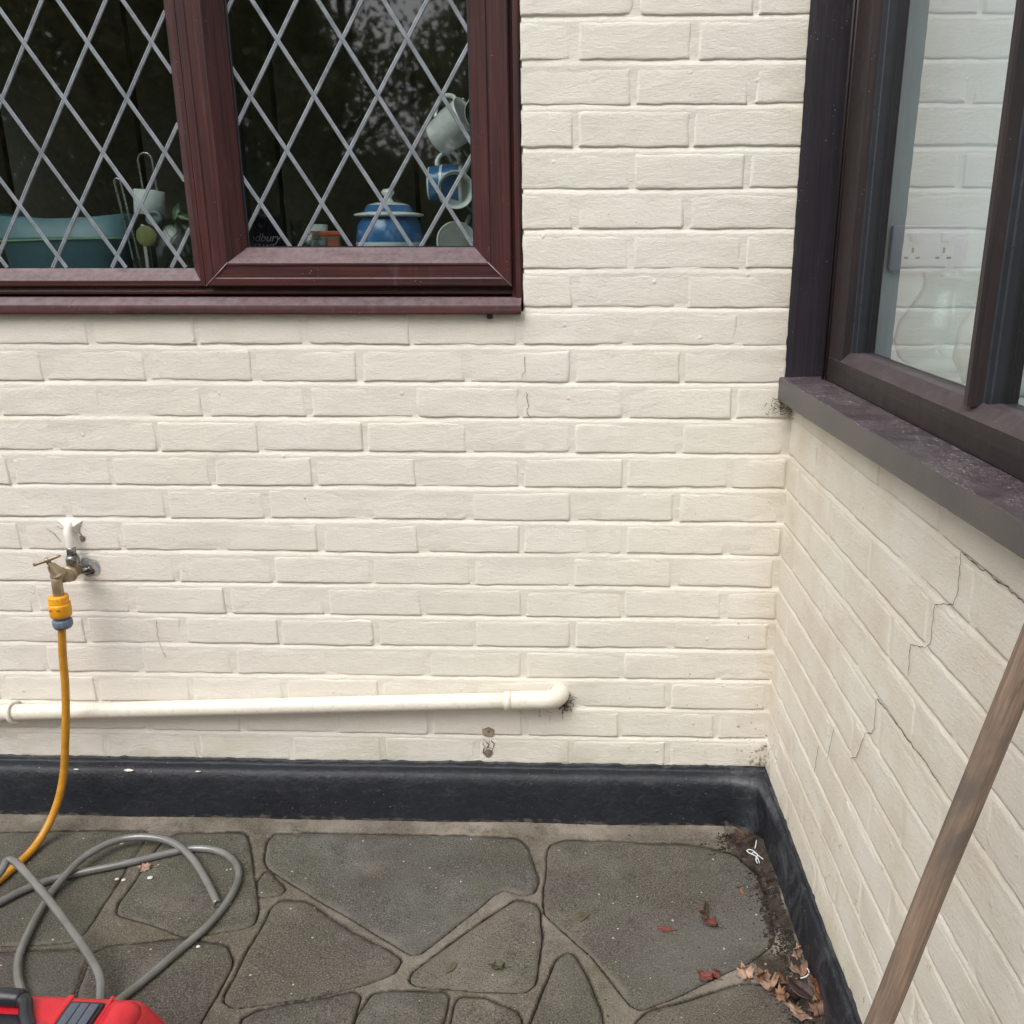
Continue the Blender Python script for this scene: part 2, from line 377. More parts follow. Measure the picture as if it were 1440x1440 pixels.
def fbm(x, y, z, o=4):
    v = 0; a = 1; t = 0
    for i in range(o):
        v += a*noise.noise((x, y, z)); t += a; a *= .5; x *= 2.03; y *= 2.03; z *= 2.03
    return v/t

# ------------------------------------------------------------------ painted brick walls
COURSE, GAP, PITCH_X, X0 = .075, .009, .2214, .1003
ZB = 1.705                                  # height of bed joint 0
def make_brick(parent, xa, xb, za, zb, plane, seed):
    """plane(x, z, out) -> point; out is how far the face stands proud of the wall plane"""
    L = xb-xa; H = zb-za
    ex = [0, .0018, .0045, .009]
    nx = max(1, int((L-.018)/.011)); nz = max(1, int((H-.018)/.009))
    xs = ex+[.009+(L-.018)*i/nx for i in range(1, nx)]+[L-e for e in ex[::-1]]
    zs = ex+[.009+(H-.018)*i/nz for i in range(1, nz)]+[H-e for e in ex[::-1]]
    V = []; rr = random.Random(seed); off = rr.uniform(-.0008, .0008); tilt = rr.uniform(-.0012, .0012); tz = rr.uniform(-.0012, .0008)
    chip = [(rr.choice([0, 1]), rr.choice([0, 1, 0]), rr.uniform(.006, .015)) for _ in range(1)] if rr.random() < .45 else []
    for i, z in enumerate(zs):
        for j, x in enumerate(xs):
            d = min(x, L-x, z, H-z); wx, wz = xa+x, za+z
            edge = max(0., 1-d/.009)
            sx = noise.noise((wx*38, wz*38, seed*.37))*.0020*edge; sz = noise.noise((wx*38+7, wz*38, seed*.37))*.0022*edge+noise.noise((wx*110+7, wz*90, seed*.37))*.0011*edge+noise.noise((wx*16, seed*1.7, z*9))*.0016*edge
            sf = 1.1+.8*noise.noise((wx*24, wz*24, seed))
            t = min(1, z/(.0032*sf), min(x, L-x)/(.0050*sf), (H-z)/(.0068*sf))
            o = .0052*math.sqrt(max(0, 1-(1-t)**2))-.0013
            for cxx, czz, rc in chip:
                dc = math.hypot(x-(0 if cxx == 0 else L), (z-(0 if czz == 0 else H))*1.2)
                if dc < rc: o -= .0045*(1-dc/rc)
            o += off+tilt*(x/L-.5)*2+tz*(z/H-.5)+.0007*noise.noise((wx*30, wz*42, 3.1))+.0011*noise.noise((wx*9, wz*14, 8.3))
            V.append(plane(wx+sx, wz+sz, o))
    W = len(xs); F = []
    for i in range(len(zs)-1):
        for j in range(W-1):
            a = i*W+j; F.append((a, a+1, a+W+1, a+W))
    # skirt back into the wall
    loop = [j for j in range(W)]+[i*W+W-1 for i in range(1, len(zs))]+[(len(zs)-1)*W+j for j in range(W-2, -1, -1)]+[i*W for i in range(len(zs)-2, 0, -1)]
    base = len(V)
    for q in loop:
        i, j = divmod(q, W); V.append(plane(xa+xs[j], za+zs[i], -.012))
    for q in range(len(loop)):
        q2 = (q+1) % len(loop); F.append((loop[q2], loop[q], base+q, base+q2))
    return mesh('brick', V, F, M_PAINT, parent, True)
def joint_sheet(name, parent, xa, xb, za, zb, plane, hole=None, seed=0.):
    step = .010; nx = int((xb-xa)/step)
    zs = []; z = za
    k0 = int(math.floor((za-ZB)/COURSE))-1; k1 = int(math.ceil((zb-ZB)/COURSE))+1
    for k in range(k0, k1):
        b = ZB+k*COURSE                    # bed joint: b .. b-GAP is mortar (b = bottom edge of upper brick)
        for t in (-.0100, -.0068, -.0036, -.0016, 0, .010, .0325, .055): 
            if za <= b+t <= zb: zs.append((b+t, t))
    V = []; W = nx+1
    for z, t in zs:
        for i in range(W):
            x = xa+(xb-xa)*i/nx
            n1 = noise.noise((x*11, z*11, 5.2+seed)); n2 = noise.noise((x*45, z*45, 1.7+seed)); n3 = noise.noise((x*4.2, z*13, 9.9+seed))
            if t <= 0:
                f = -t/.010                # 0 at the top of the joint, 1 at the bottom
                n4 = noise.noise((x*3.1, z*9.3, 2.9+seed))
                o = .0006+(.0036)*min(1, f*1.2)+.0006*n1+.0004*n2
                o += (.0022*max(0, n3)+.0034*max(0, n4))*(1-f)
                zz = z+.0012*n1+.0006*n2
            else:
                o = .0029+.0011*n3+.0006*n1+.0003*n2; zz = z
            V.append(plane(x, zz, o))
    F = []
    for r in range(len(zs)-1):
        for i in range(nx):
            if hole:
                x = xa+(xb-xa)*(i+.5)/nx; z = (zs[r][0]+zs[r+1][0])/2
                if hole(x, z): continue
            a = r*W+i; F.append((a, a+1, a+W+1, a+W))
    o = mesh(name, V, F, M_PAINT, parent, True); return o
def lay(parent, xa, xb, ra, rb, plane, blocked, flip, seed):
    n = 0
    for r in range(ra, rb+1):
        z1 = ZB-COURSE*(r-1)-GAP; z0 = ZB-COURSE*r
        sh = .5 if r % 2 else 0.
        j0 = int(math.floor((xa-X0)/PITCH_X))-2; j1 = int(math.ceil((xb-X0)/PITCH_X))+2
        for j in range(j0, j1):
            a = X0+PITCH_X*(j+sh)+.0045; b = X0+PITCH_X*(j+1+sh)-.0045
            a += rnd.uniform(-.0025, .003); b += rnd.uniform(-.003, .0025)
            a, b = max(a, xa), min(b, xb)
            for (s, e) in blocked(a, b, z0, z1):
                if e-s < .03: continue
                dz = rnd.uniform(-.0012, .0012)
                zt = z1; zb_ = z0
                if zb_ < .127: zb_ = .127
                if zt-zb_ < .02: continue
                make_brick(parent, s, e, zb_+dz, zt+dz, plane, seed+n); n += 1
    return n
# back wall: plane y = 0, faces -y
WX = -.556; WZ = 1.160                      # right side and sill line of the leaded window opening
rear_wall = empty('rear_wall', (0, 0, 0)); tag(rear_wall, 'cream painted brick wall under and beside the leaded kitchen window', 'wall')
pl_back = lambda x, z, o: (x, -o, z)
def blocked_back(a, b, z0, z1):
    if z0 > WZ-.02: # beside the window only
        return [(max(a, WX), b)] if b > WX else []
    return [(a, b)]
joint_sheet('mortar_bed', rear_wall, -2.30, .0, .127, 2.15, pl_back, lambda x, z: x < WX+.006 and z > WZ+.013)
lay(rear_wall, -2.30, -.004, -5, 21, pl_back, blocked_back, False, 100)
box('wall_core', (-2.30, .008, 0), (WX-.002, .10, WZ+.004), M_PAINT, rear_wall, 0)
box('wall_core', (WX+.0, .008, 0), (.13, .10, 2.16), M_PAINT, rear_wall, 0)
# side wall: local plane x = 0, faces -x, turned by one degree about the corner
RA = .0176
side_wall = empty('side_wall', (0, 0, 0), RA); tag(side_wall, 'cream painted brick wall with stepped cracks under the projecting dark sill', 'wall')
pl_side = lambda x, z, o: (-o*.7, -x, z)    # x here runs from the corner towards the camera
SZ = 1.045                                   # sill level
blk = lambda a, b, z0, z1: [(a, b)]
sm = joint_sheet('mortar_bed', side_wall, 0, 1.62, .127, SZ+.01, pl_side, None, 4.)
lay(side_wall, .004, 1.62, 10, 21, pl_side, blk, True, 900)
box('wall_core', (.008, -1.62, 0), (.11, .0, SZ-.004), M_PAINT, side_wall, 0)
# normals of the side wall sheets must face -x
for o in [c for c in side_wall.children if c.name.startswith(('brick', 'mortar_bed'))]: o.data.flip_normals() if o.data.polygons[len(o.data.polygons)//2].normal.x > 0 else None
for o in [c for c in rear_wall.children if c.name.startswith(('brick', 'mortar_bed'))]: o.data.flip_normals() if o.data.polygons[len(o.data.polygons)//2].normal.y > 0 else None

# cracks in the paint: thin dark wandering slits
M_CRACK = simple('dark_crack', (.085, .068, .052), .95)
def crack(parent, P, plane, wid=.0011, jit=.0025, seed=1, out=.0058):
    rr = random.Random(seed); pts = []
    for (a, b) in zip(P[:-1], P[1:]):
        n = max(2, int(math.dist(a, b)/.006))
        for i in range(n):
            t = i/n; pts.append((a[0]+(b[0]-a[0])*t+rr.uniform(-jit, jit), a[1]+(b[1]-a[1])*t+rr.uniform(-jit, jit)*.6))
    pts.append(P[-1]); V = []; F = []
    for i, (x, z) in enumerate(pts):
        q = pts[min(i+1, len(pts)-1)]; p = pts[max(i-1, 0)]; dx, dz = q[0]-p[0], q[1]-p[1]; l = math.hypot(dx, dz) or 1
        w_ = wid*rr.uniform(.35, 1.25)*(.3 if i in (0, len(pts)-1) else 1)*.5
        nx_, nz_ = -dz/l*w_, dx/l*w_
        V += [plane(x+nx_, z+nz_, out), plane(x, z, out+.0006), plane(x-nx_, z-nz_, out)]
    for i in range(len(pts)-1):
        a = i*3; F += [(a, a+1, a+4, a+3), (a+1, a+2, a+5, a+4)]
    return mesh('crack', V, F, M_CRACK, parent)
cr = {'a': [(.832, .957), (.837, .911), (.828, .889), (.791, .873), (.781, .869), (.783, .816), (.769, .803)],
      'b': [(.769, .803), (.723, .787), (.729, .743)], 'c': [(.628, .652), (.633, .605), (.625, .593), (.602, .580)],
      'd': [(.602, .580), (.573, .518), (.548, .501)], 'e': [(.457, .504), (.437, .427)], 'f': [(.384, .421), (.374, .361)]}
for i, (k_, P) in enumerate(cr.items()): crack(side_wall, P, pl_side, .0011, .0016, 40+i, .0068)
crack(side_wall, [(.628, .652), (.66, .655), (.70, .657), (.774, .660), (.825, .662), (.86, .66)], pl_side, .0020, .0030, 60, .0056)
crack(side_wall, [(.832, .957), (.87, .955), (.95, .957), (1.05, .954)], pl_side, .0019, .003, 61, .0068)
crack(rear_wall, [(-.556, 1.085), (-.552, 1.060), (-.560, 1.040)], pl_back, .0012, .002, 62)
crack(rear_wall, [(-.5515, 1.010), (-.546, .985), (-.551, .965), (-.540, .955)], pl_back, .0012, .002, 63)
crack(rear_wall, [(-1.395, .487), (-1.400, .455), (-1.394, .430), (-1.388, .395)], pl_back, .0010, .002, 64)
# broken spot with an old fixing hole
M_RAW = simple('bare_broken_brick', (.30, .235, .18), .95, var=.3, bump=.003, bscale=140)
def patch(parent, cx_, cz_, rx, rz_, mat, seed, out=.0052, name='chipped_patch'):
    V = [(cx_, -(out+.0012), cz_)]; n = 22
    for k in range(n):
        a = 2*math.pi*k/n; q = 1+.35*noise.noise((math.cos(a)*1.7, math.sin(a)*1.7, seed)); V.append((cx_+rx*q*math.cos(a), -out, cz_+rz_*q*math.sin(a)))
    return mesh(name, V, [(0, 1+(k+1) % n, 1+k)[::-1] for k in range(n)], mat, parent)
patch(rear_wall, -.6488, .2145, .015, .012, M_RAW, 3., .0062)
patch(rear_wall, -.6480, .2165, .0028, .0028, M_CRACK, 4., .0082, 'fixing_hole')
patch(rear_wall, -.6500, .158, .011, .010, M_RAW, 6., .0062)
for i, P in enumerate([[(-.664, .192), (-.660, .175), (-.664, .160), (-.655, .150)], [(-.640, .194), (-.636, .176), (-.640, .158)], [(-.660, .196), (-.649, .180), (-.655, .168), (-.644, .160)], [(-.646, .196), (-.650, .176), (-.640, .170)]]):
    crack(rear_wall, P, pl_back, .0022, .003, 70+i, .0062)

# dark bottom strip of painted plinth, both walls, rounded in the corner
def plinth():
    path = [(-2.30, 0.)]; P = []
    # plan path of the wall line, and offset of the face from it
    x = -2.30
    while x < -.097: P.append((x, 0, 0, -1, .057)); x += .012
    # fillet: centre (-.105,-.105) measured on the face line
    rr_ = .066; cx_, cy_ = -.027-rr_, -.057-rr_
    for i in range(0, 13):
        a = R(90-7.5*i); fx, fy = cx_+rr_*math.cos(a), cy_+rr_*math.sin(a)
        nx_, ny_ = -math.cos(a), -math.sin(a)
        # distance from face back to the wall corner region
        if i <= 6: wx, wy = min(fx+.0*i, -.001), 0.
        else: wx, wy = -.001, fy
        if i > 3 and i < 9: wx, wy = -.0015, -.0015
        P.append((wx, wy, fx, fy, None))
    u = .128
    while u < 1.62:
        d = .027-.004*min(1, (u-.11)/.35)
        P.append((-.001+u*RA*1.0, -u, None, None, d)); u += .012
    prof = [(.16, .1235), (.24, .121), (.40, .1215), (.54, .1195), (.64, .1155), (.715, .108), (.78, .096), (.86, .06), (.94, .02), (1.0, -.008)]
    V = []; F = []; n = len(P); m_ = len(prof)+3
    for i, (a, b, c, d, e) in enumerate(P):
        if c is None: wx, wy, fx, fy = a, b, a-e, b
        elif e is not None: wx, wy, fx, fy = a, b, a, b-e
        else: wx, wy, fx, fy = a, b, c, d
        n1 = noise.noise((i*.13, .5, 2.2)); rag = .006*noise.noise((i*.55, 3.3, 1.2))+.003*noise.noise((i*1.7, 2.3, 1.2))
        side = c is None
        dl = max(.02, math.hypot(fx-wx, fy-wy)); ux, uy = (fx-wx)/dl, (fy-wy)/dl
        V.append((wx, wy, .1340+rag)); V.append((wx+ux*.0068, wy+uy*.0068, .1322+rag)); V.append((wx+ux*.0085, wy+uy*.0085, .1285+rag))
        for (t, z) in prof:
            q = t+.03*n1*(t > .5); zz = z+.0025*n1-(0 if not side else .0*t)
            if side: zz = z+.003*n1-(.006 if t > .6 and z > .1 else 0)
            jx = .0012*noise.noise((i*.4, z*40, 1.)); V.append((wx+(fx-wx)*q+jx, wy+(fy-wy)*q+jx, zz))
    for i in range(n-1):
        for k in range(m_-1):
            a = i*m_+k; F.append((a, a+m_, a+m_+1, a+1))
    o = mesh('plinth', V, F, M_BIT, None, True)
    o.data.flip_normals() if o.data.polygons[5].normal.y > 0 else None
    tag(o, 'black bitumen painted plinth strip running round the foot of both cream walls', 'plinth')
    return o
plinth()
# splashes of old paint and grit stuck to the plinth
M_SPLASH = simple('white_paint_splash', (.62, .61, .56), .7)
pls = bpy.data.objects['plinth']
for (x, y, z, rx, rz_) in [(-1.495, -.0400, .1188, .012, .0022), (-1.62, -.0400, .1190, .007, .001), (-1.33, -.0400, .1185, .007, .001)]:
    V = [(x, y-.0015, z+.0015)]; n = 14
    for k in range(n):
        a = 2*math.pi*k/n; q = 1+.4*noise.noise((math.cos(a)*2, math.sin(a)*2, x)); V.append((x+rx*q*math.cos(a), y-rz_*2*q*math.sin(a)*.8-.001, z+.0014-rz_*q*math.sin(a)*.6+.0))
    mesh('paint_splash', V, [(0, 1+k, 1+(k+1) % n) for k in range(n)], M_SPLASH, pls)

# ------------------------------------------------------------------ ground
STONES = {
 'L1': [(-1.965,-0.134),(-1.449,-0.102),(-1.436,-0.112),(-1.414,-0.415),(-1.427,-0.438),(-1.716,-0.469),(-2.05,-.45),(-2.1,-.2)],
 'M': [(-1.380,-0.115),(-1.214,-0.106),(-1.197,-0.125),(-1.094,-0.348),(-1.092,-0.387),(-1.207,-0.419),(-1.305,-0.381),(-1.369,-0.363),(-1.378,-0.335)],
 'T': [(-1.110,-0.233),(-1.059,-0.284),(-1.064,-0.297),(-1.101,-0.305),(-1.116,-0.264)],
 'LM': [(-1.365,-0.461),(-1.202,-0.431),(-1.122,-0.447),(-1.094,-0.487),(-1.095,-0.562),(-1.102,-0.637),(-1.279,-0.656),(-1.338,-0.568)],
 'J': [(-1.697,-0.495),(-1.406,-0.463),(-1.380,-0.473),(-1.356,-0.569),(-1.303,-0.657),(-1.561,-0.678)],
 'A': [(-1.056,-0.322),(-0.996,-0.325),(-0.904,-0.397),(-0.811,-0.446),(-0.775,-0.470),(-0.782,-0.497),(-0.832,-0.525),(-0.916,-0.553),(-1.048,-0.582),(-1.070,-0.567),(-1.065,-0.449)],
 'B': [(-1.135,-0.106),(-1.013,-0.103),(-0.582,-0.106),(-0.554,-0.142),(-0.525,-0.241),(-0.532,-0.274),(-0.550,-0.283),(-0.594,-0.269),(-0.619,-0.291),(-0.738,-0.446),(-0.752,-0.450),(-0.798,-0.420),(-0.998,-0.293),(-1.108,-0.217),(-1.125,-0.194),(-1.140,-0.134)],
 'C': [(-0.743,-0.514),(-0.737,-0.496),(-0.606,-0.348),(-0.563,-0.308),(-0.529,-0.314),(-0.518,-0.334),(-0.513,-0.416),(-0.518,-0.518),(-0.531,-0.533),(-0.609,-0.533),(-0.732,-0.522)],
 'D': [(-0.499,-0.111),(-0.165,-0.122),(-0.090,-0.156),(-0.057,-0.213),(-0.055,-0.282),(-0.059,-0.405),(-0.113,-0.451),(-0.163,-0.476),(-0.261,-0.536),(-0.332,-0.568),(-0.395,-0.459),(-0.497,-0.341),(-0.503,-0.309)],
 'E': [(-0.457,-0.447),(-0.448,-0.450),(-0.423,-0.501),(-0.398,-0.580),(-0.391,-0.686),(-0.538,-0.690),(-0.491,-0.532),(-0.472,-0.461)],
 'F': [(-0.329,-0.601),(-0.307,-0.576),(-0.248,-0.559),(-0.133,-0.512),(-0.063,-0.517),(-0.028,-0.635),(-0.022,-0.701),(-0.357,-0.711)],
 'G': [(-1.022,-0.601),(-0.846,-0.553),(-0.833,-0.557),(-0.835,-0.644),(-0.837,-0.698),(-1.002,-0.703)],
 'H': [(-0.805,-0.556),(-0.789,-0.548),(-0.682,-0.545),(-0.673,-0.553),(-0.676,-0.611),(-0.680,-0.694),(-0.814,-0.698),(-0.820,-0.600)],
 'I': [(-0.649,-0.558),(-0.606,-0.557),(-0.541,-0.589),(-0.532,-0.690),(-0.654,-0.693)]}
# the paving goes on towards and beyond the camera
gx = [-2.9, -2.45, -2.0, -1.62, -1.28, -.98, -.72, -.40, -.05]; gy = [-.735, -1.05, -1.38, -1.76, -2.15, -2.6]
pt = {(i, j): (gx[i]+(rnd.uniform(-.09, .09) if 0 < i < len(gx)-1 else 0), gy[j]+(rnd.uniform(-.07, .07) if j else 0)) for i in range(len(gx)) for j in range(len(gy))}
for i in range(len(gx)-1):
    for j in range(len(gy)-1):
        q = [pt[(i, j)], pt[(i+1, j)], pt[(i+1, j+1)], pt[(i, j+1)]]
        c = (sum(p[0] for p in q)/4, sum(p[1] for p in q)/4)
        STONES['x%d_%d' % (i, j)] = [(c[0]+(p[0]-c[0])*.91, c[1]+(p[1]-c[1])*.91) for p in q]
for i, (a, b) in enumerate([(-2.9, -2.15)]):
    STONES['y%d' % i] = [(a, -.13), (b, -.14), (b-.03, -.42), (a, -.44)]; STONES['z%d' % i] = [(a, -.48), (b+.05, -.48), (b+.3, -.68), (a, -.70)]
def chaikin(P, n=2):
    for _ in range(n):
        Q = []
        for i in range(len(P)):
            a = P[i]; b = P[(i+1) % len(P)]
            Q += [(a[0]*.89+b[0]*.11, a[1]*.89+b[1]*.11), (a[0]*.11+b[0]*.89, a[1]*.11+b[1]*.89)]
        P = Q
    return P
def resample(P, d):
    out = []
    for i in range(len(P)):
        a = P[i]; b = P[(i+1) % len(P)]; l = math.dist(a, b); n = max(1, round(l/d))
        for k in range(n): out.append((a[0]+(b[0]-a[0])*k/n, a[1]+(b[1]-a[1])*k/n))
    return out
def sdist(X, Y, P):
    """signed distance to polygon, negative inside"""
    D = np.full(X.shape, 1e9); ins = np.zeros(X.shape, bool); n = len(P)
    for i in range(n):
        ax, ay = P[i]; bx, by = P[(i+1) % n]; dx, dy = bx-ax, by-ay
        t = np.clip(((X-ax)*dx+(Y-ay)*dy)/(dx*dx+dy*dy+1e-12), 0, 1)
        D = np.minimum(D, np.hypot(X-ax-t*dx, Y-ay-t*dy))
        c = ((ay > Y) != (by > Y)) & (X < (bx-ax)*(Y-ay)/(by-ay+1e-12)+ax); ins ^= c
    return np.where(ins, -D, D)
def bank(x, y):
    t = max(0, min(1, (x+.070+.012*noise.noise((y*14, 3., 1.)))/.055)); t = t*t*(3-2*t); return t*max(0, min(1, (-.07-y)/.06))
def ground():
    xa, xb, ya, yb = -2.32, .06, -.76, .01; st = .0032
    nx, ny = int((xb-xa)/st), int((yb-ya)/st)
    xs = np.linspace(xa, xb, nx+1); ys = np.linspace(ya, yb, ny+1); X, Y = np.meshgrid(xs, ys)
    D = np.full(X.shape, 1e9)
    for k, P in OUT.items():
        bx0, bx1 = min(p[0] for p in P)-.04, max(p[0] for p in P)+.04; by0, by1 = min(p[1] for p in P)-.04, max(p[1] for p in P)+.04
        i0, i1 = np.searchsorted(xs, [bx0, bx1]); j0, j1 = np.searchsorted(ys, [by0, by1])
        if i1 <= i0 or j1 <= j0: continue
        sub = (slice(j0, j1), slice(i0, i1)); D[sub] = np.minimum(D[sub], sdist(X[sub], Y[sub], P))
    Z = np.zeros(X.shape); Gv = np.zeros(X.shape)
    for j in range(X.shape[0]):
        for i in range(X.shape[1]):
            d = D[j, i]
            if d < -.012: Z[j, i] = -.016; continue
            x, y = X[j, i], Y[j, i]; n1 = noise.noise((x*7, y*7, 1.)); n2 = noise.noise((x*55, y*55, 2.))
            z = .0005+.0022*n1+.0014*n2
            worn = max(0, min(1, .5+1.8*noise.noise((x*5, y*5, 7.))))*.45+.55
            if x < -1.1: worn *= .75
            w_ = .0036*(1+.6*n2)
            g = max(0, 1-abs(d-.0020)/w_)
            z -= .0085*g*worn; Gv[j, i] = min(1, g*2.3*worn)
            if d < 0: z -= .004
            if x > -.070 and y < -.06: z += .026*bank(x, y)
            elif y > -.085 and x < -.03: z += .004*min(1, (y+.085)/.03)
            Z[j, i] = z
    V = np.stack([X, Y, Z], -1).reshape(-1, 3); W = nx+1
    idx = np.arange(ny*W).reshape(ny, W)[:, :-1].ravel(); F = np.stack([idx, idx+1, idx+W+1, idx+W], -1)
    me = bpy.data.meshes.new('patio'); me.vertices.add(len(V)); me.vertices.foreach_set('co', V.ravel())
    me.loops.add(F.size); me.loops.foreach_set('vertex_index', F.ravel().astype(np.int32)); me.polygons.add(len(F))
    me.polygons.foreach_set('loop_start', np.arange(0, F.size, 4, dtype=np.int32)); me.update(calc_edges=True); me.validate()
    me.polygons.foreach_set('use_smooth', [True]*len(F))
    at = me.attributes.new('groove', 'FLOAT', 'POINT'); at.data.foreach_set('value', Gv.ravel().astype(np.float32))
    o = link('patio', me, M_MORTAR); o['kind'] = 'structure'; o['label'] = 'crazy paving patio with raised mortar joints'
    return o
OUT = {}
for k, P in STONES.items():
    q = resample(chaikin(P, 2), .012)
    ar = sum(q[i][0]*q[(i+1) % len(q)][1]-q[(i+1) % len(q)][0]*q[i][1] for i in range(len(q))); sg = (1 if ar > 0 else -1)*.0042; q2 = []
    for i in range(len(q)):
        a_, b_ = q[i-1], q[(i+1) % len(q)]; l_ = math.dist(a_, b_) or 1; q2.append((q[i][0]+(b_[1]-a_[1])/l_*sg, q[i][1]-(b_[0]-a_[0])/l_*sg))
    q = q2
    OUT[k] = [(x+.0010*noise.noise((x*70, y*70, 4.))+.0030*noise.noise((x*16, y*16, 4.)), y+.0030*noise.noise((x*16, y*16, 9.))) for x, y in q]
patio = ground()
def flat_sheet(name, x0, x1, y0, y1, z, mat):
    n = 24; V = []; F = []
    for j in range(n+1):
        for i in range(n+1):
            V.append((x0+(x1-x0)*i/n, y0+(y1-y0)*j/n, z))
    for j in range(n):
        for i in range(n):
            a = j*(n+1)+i; F.append((a, a+1, a+n+2, a+n+1))
    return mesh(name, V, F, mat)
g2 = flat_sheet('ground', -4.2, .06, -3.2, -.755, -.002, M_MORTAR); g2['kind'] = 'structure'
M_GRASS = simple('lawn', (.045, .085, .018), .9, var=.35)
g3 = flat_sheet('lawn', -150, 150, -160, 60, -.03, M_GRASS); g3['kind'] = 'structure'
from mathutils.geometry import delaunay_2d_cdt
def stone(P, seed, h0, fine=True):
    """triangulated slab top that rounds down at its edge, with a skirt"""
    n = len(P); area = sum(P[i][0]*P[(i+1) % n][1]-P[(i+1) % n][0]*P[i][1] for i in range(n))
    if area < 0: P = P[::-1]
    st = .0085 if fine else .05
    x0, x1 = min(p[0] for p in P), max(p[0] for p in P); y0, y1 = min(p[1] for p in P), max(p[1] for p in P)
    X, Y = np.meshgrid(np.arange(x0, x1, st), np.arange(y0, y1, st)); X = X+(np.arange(X.shape[0]) % 2)[:, None]*st*.5
    D = sdist(X, Y, P); k = D < -.0035; pts = list(P)+list(zip(X[k].tolist(), Y[k].tolist())); dd = [0.]*n+(-D[k]).tolist()
    co_, _, fa, ov, _, _ = delaunay_2d_cdt([Vector(p) for p in pts], [(i, (i+1) % n) for i in range(n)], [], 1, 1e-6)
    V = []; E_a = []
    for v, o in zip(co_, ov):
        d = dd[o[0]] if o else 0.; t = min(1, d/.007); nn = noise.noise((v.x*14, v.y*14, seed*.7))
        V.append((v.x, v.y, h0-.0012+.0016*math.sqrt(max(0, 1-(1-t)**2))+(.0009*nn+.0005*noise.noise((v.x*60, v.y*60, seed)) if d > 0 else 0)))
        E_a.append(max(0., 1-d/.026))
    F = [tuple(f) for f in fa]; m_ = len(V); bmap = {}
    for i, o in enumerate(ov):
        for q in o:
            if q < n: bmap[q] = i
    for i in range(n):
        v = V[bmap.get(i, 0)]; V.append((v[0], v[1], -.012+h0)); E_a.append(1.)
    for i in range(n):
        a, b = bmap.get(i), bmap.get((i+1) % n)
        if a is not None and b is not None: F.append((b, a, m_+i, m_+(i+1) % n))
    o = mesh('paving_stone', V, F, M_STONE, patio, True)
    at = o.data.attributes.new('edge', 'FLOAT', 'POINT'); at.data.foreach_set('value', E_a)
    return o
STC = {'B': (.118, .119, .112), 'D': (.122, .115, .102), 'C': (.225, .195, .165), 'A': (.118, .098, .076), 'E': (.165, .162, .155), 'F': (.17, .145, .115), 'I': (.30, .265, .22), 'H': (.078, .080, .070), 'G': (.074, .072, .060),
       'L1': (.088, .082, .060), 'M': (.086, .083, .064), 'LM': (.080, .067, .054), 'J': (.072, .062, .048), 'T': (.12, .105, .07)}
for i, (k, P) in enumerate(OUT.items()):
    o = stone(P, i, rnd.uniform(-.0006, .0008), k[0] not in 'xyz'); q = rnd.uniform(.07, .12); o.color = (*STC.get(k, (q, q*.95, q*.8)), 1)

# ------------------------------------------------------------------ windows
def extrude(name, prof, a, b, axis_u, axis_v, mat, parent, mit0=None, mit1=None, mats=None, shp=25):
    """sweep profile [(u, v)] from a to b; mit0/mit1 = shift of the end along the sweep per unit of u (mitre)"""
    a, b, U, Vv = map(Vector, (a, b, axis_u, axis_v)); T = (b-a).normalized(); n = len(prof)
    V = []; uv = []; L = (b-a).length; acc = 0
    for e, (base, mi) in enumerate(((a, mit0), (b, mit1))):
        acc = 0
        for i, (u, v) in enumerate(prof):
            if i: acc += math.dist(prof[i], prof[i-1])
            V.append(base+U*u+Vv*v+T*((mi or 0)*u)); uv.append((e*L, acc))
    F = [(i, i+1, n+i+1, n+i) for i in range(n-1)]+[(n-1, 0, n, 2*n-1)]+[tuple(range(n))[::-1], tuple(range(n, 2*n))]
    o = mesh(name, V, F, mat, parent, True, uv=uv)
    bm = bmesh.new(); bm.from_mesh(o.data); bmesh.ops.recalc_face_normals(bm, faces=bm.faces[:]); bm.to_mesh(o.data); bm.free()
    if mats:
        for m_, idx in mats:
            o.data.materials.append(m_)
            for i in idx: o.data.polygons[i].material_index = len(o.data.materials)-1
    return sharp(o, shp)
# --- leaded kitchen window.  u = from the outer edge of the member towards the glass, v = towards the room
kw = empty('kitchen_window', (-1.1, 0, 1.17)); tag(kw, 'rosewood framed leaded window with diamond lattice above the pipe and tap', 'window')
def K(o): o.parent = kw; o.matrix_parent_inverse = kw.matrix_world.inverted(); return o
kw_m = Matrix.Translation((-1.1, 0, 1.17)); kw.matrix_world = kw_m
ZT = 2.10
OUTER = [(0, .07), (0, .004), (.014, .004), (.018, .000), (.020, .006), (.030, .006), (.030, .07)]
GY = .036                                    # glass plane
def fixed_rail(parent, name, a, b, U, m0, m1, w=.062):
    # fixed light: narrow face then a dusty bevel down to the glass
    p = [(0, .06), (0, .006), (.012, .006), (.0135, .010), (.0165, .007), (w*.45, .007), (w*.50, .011), (w, .033), (w, .045)]
    return K(extrude(name, p, a, b, U, (0, 1, 0), M_ROSE, None, m0, m1))
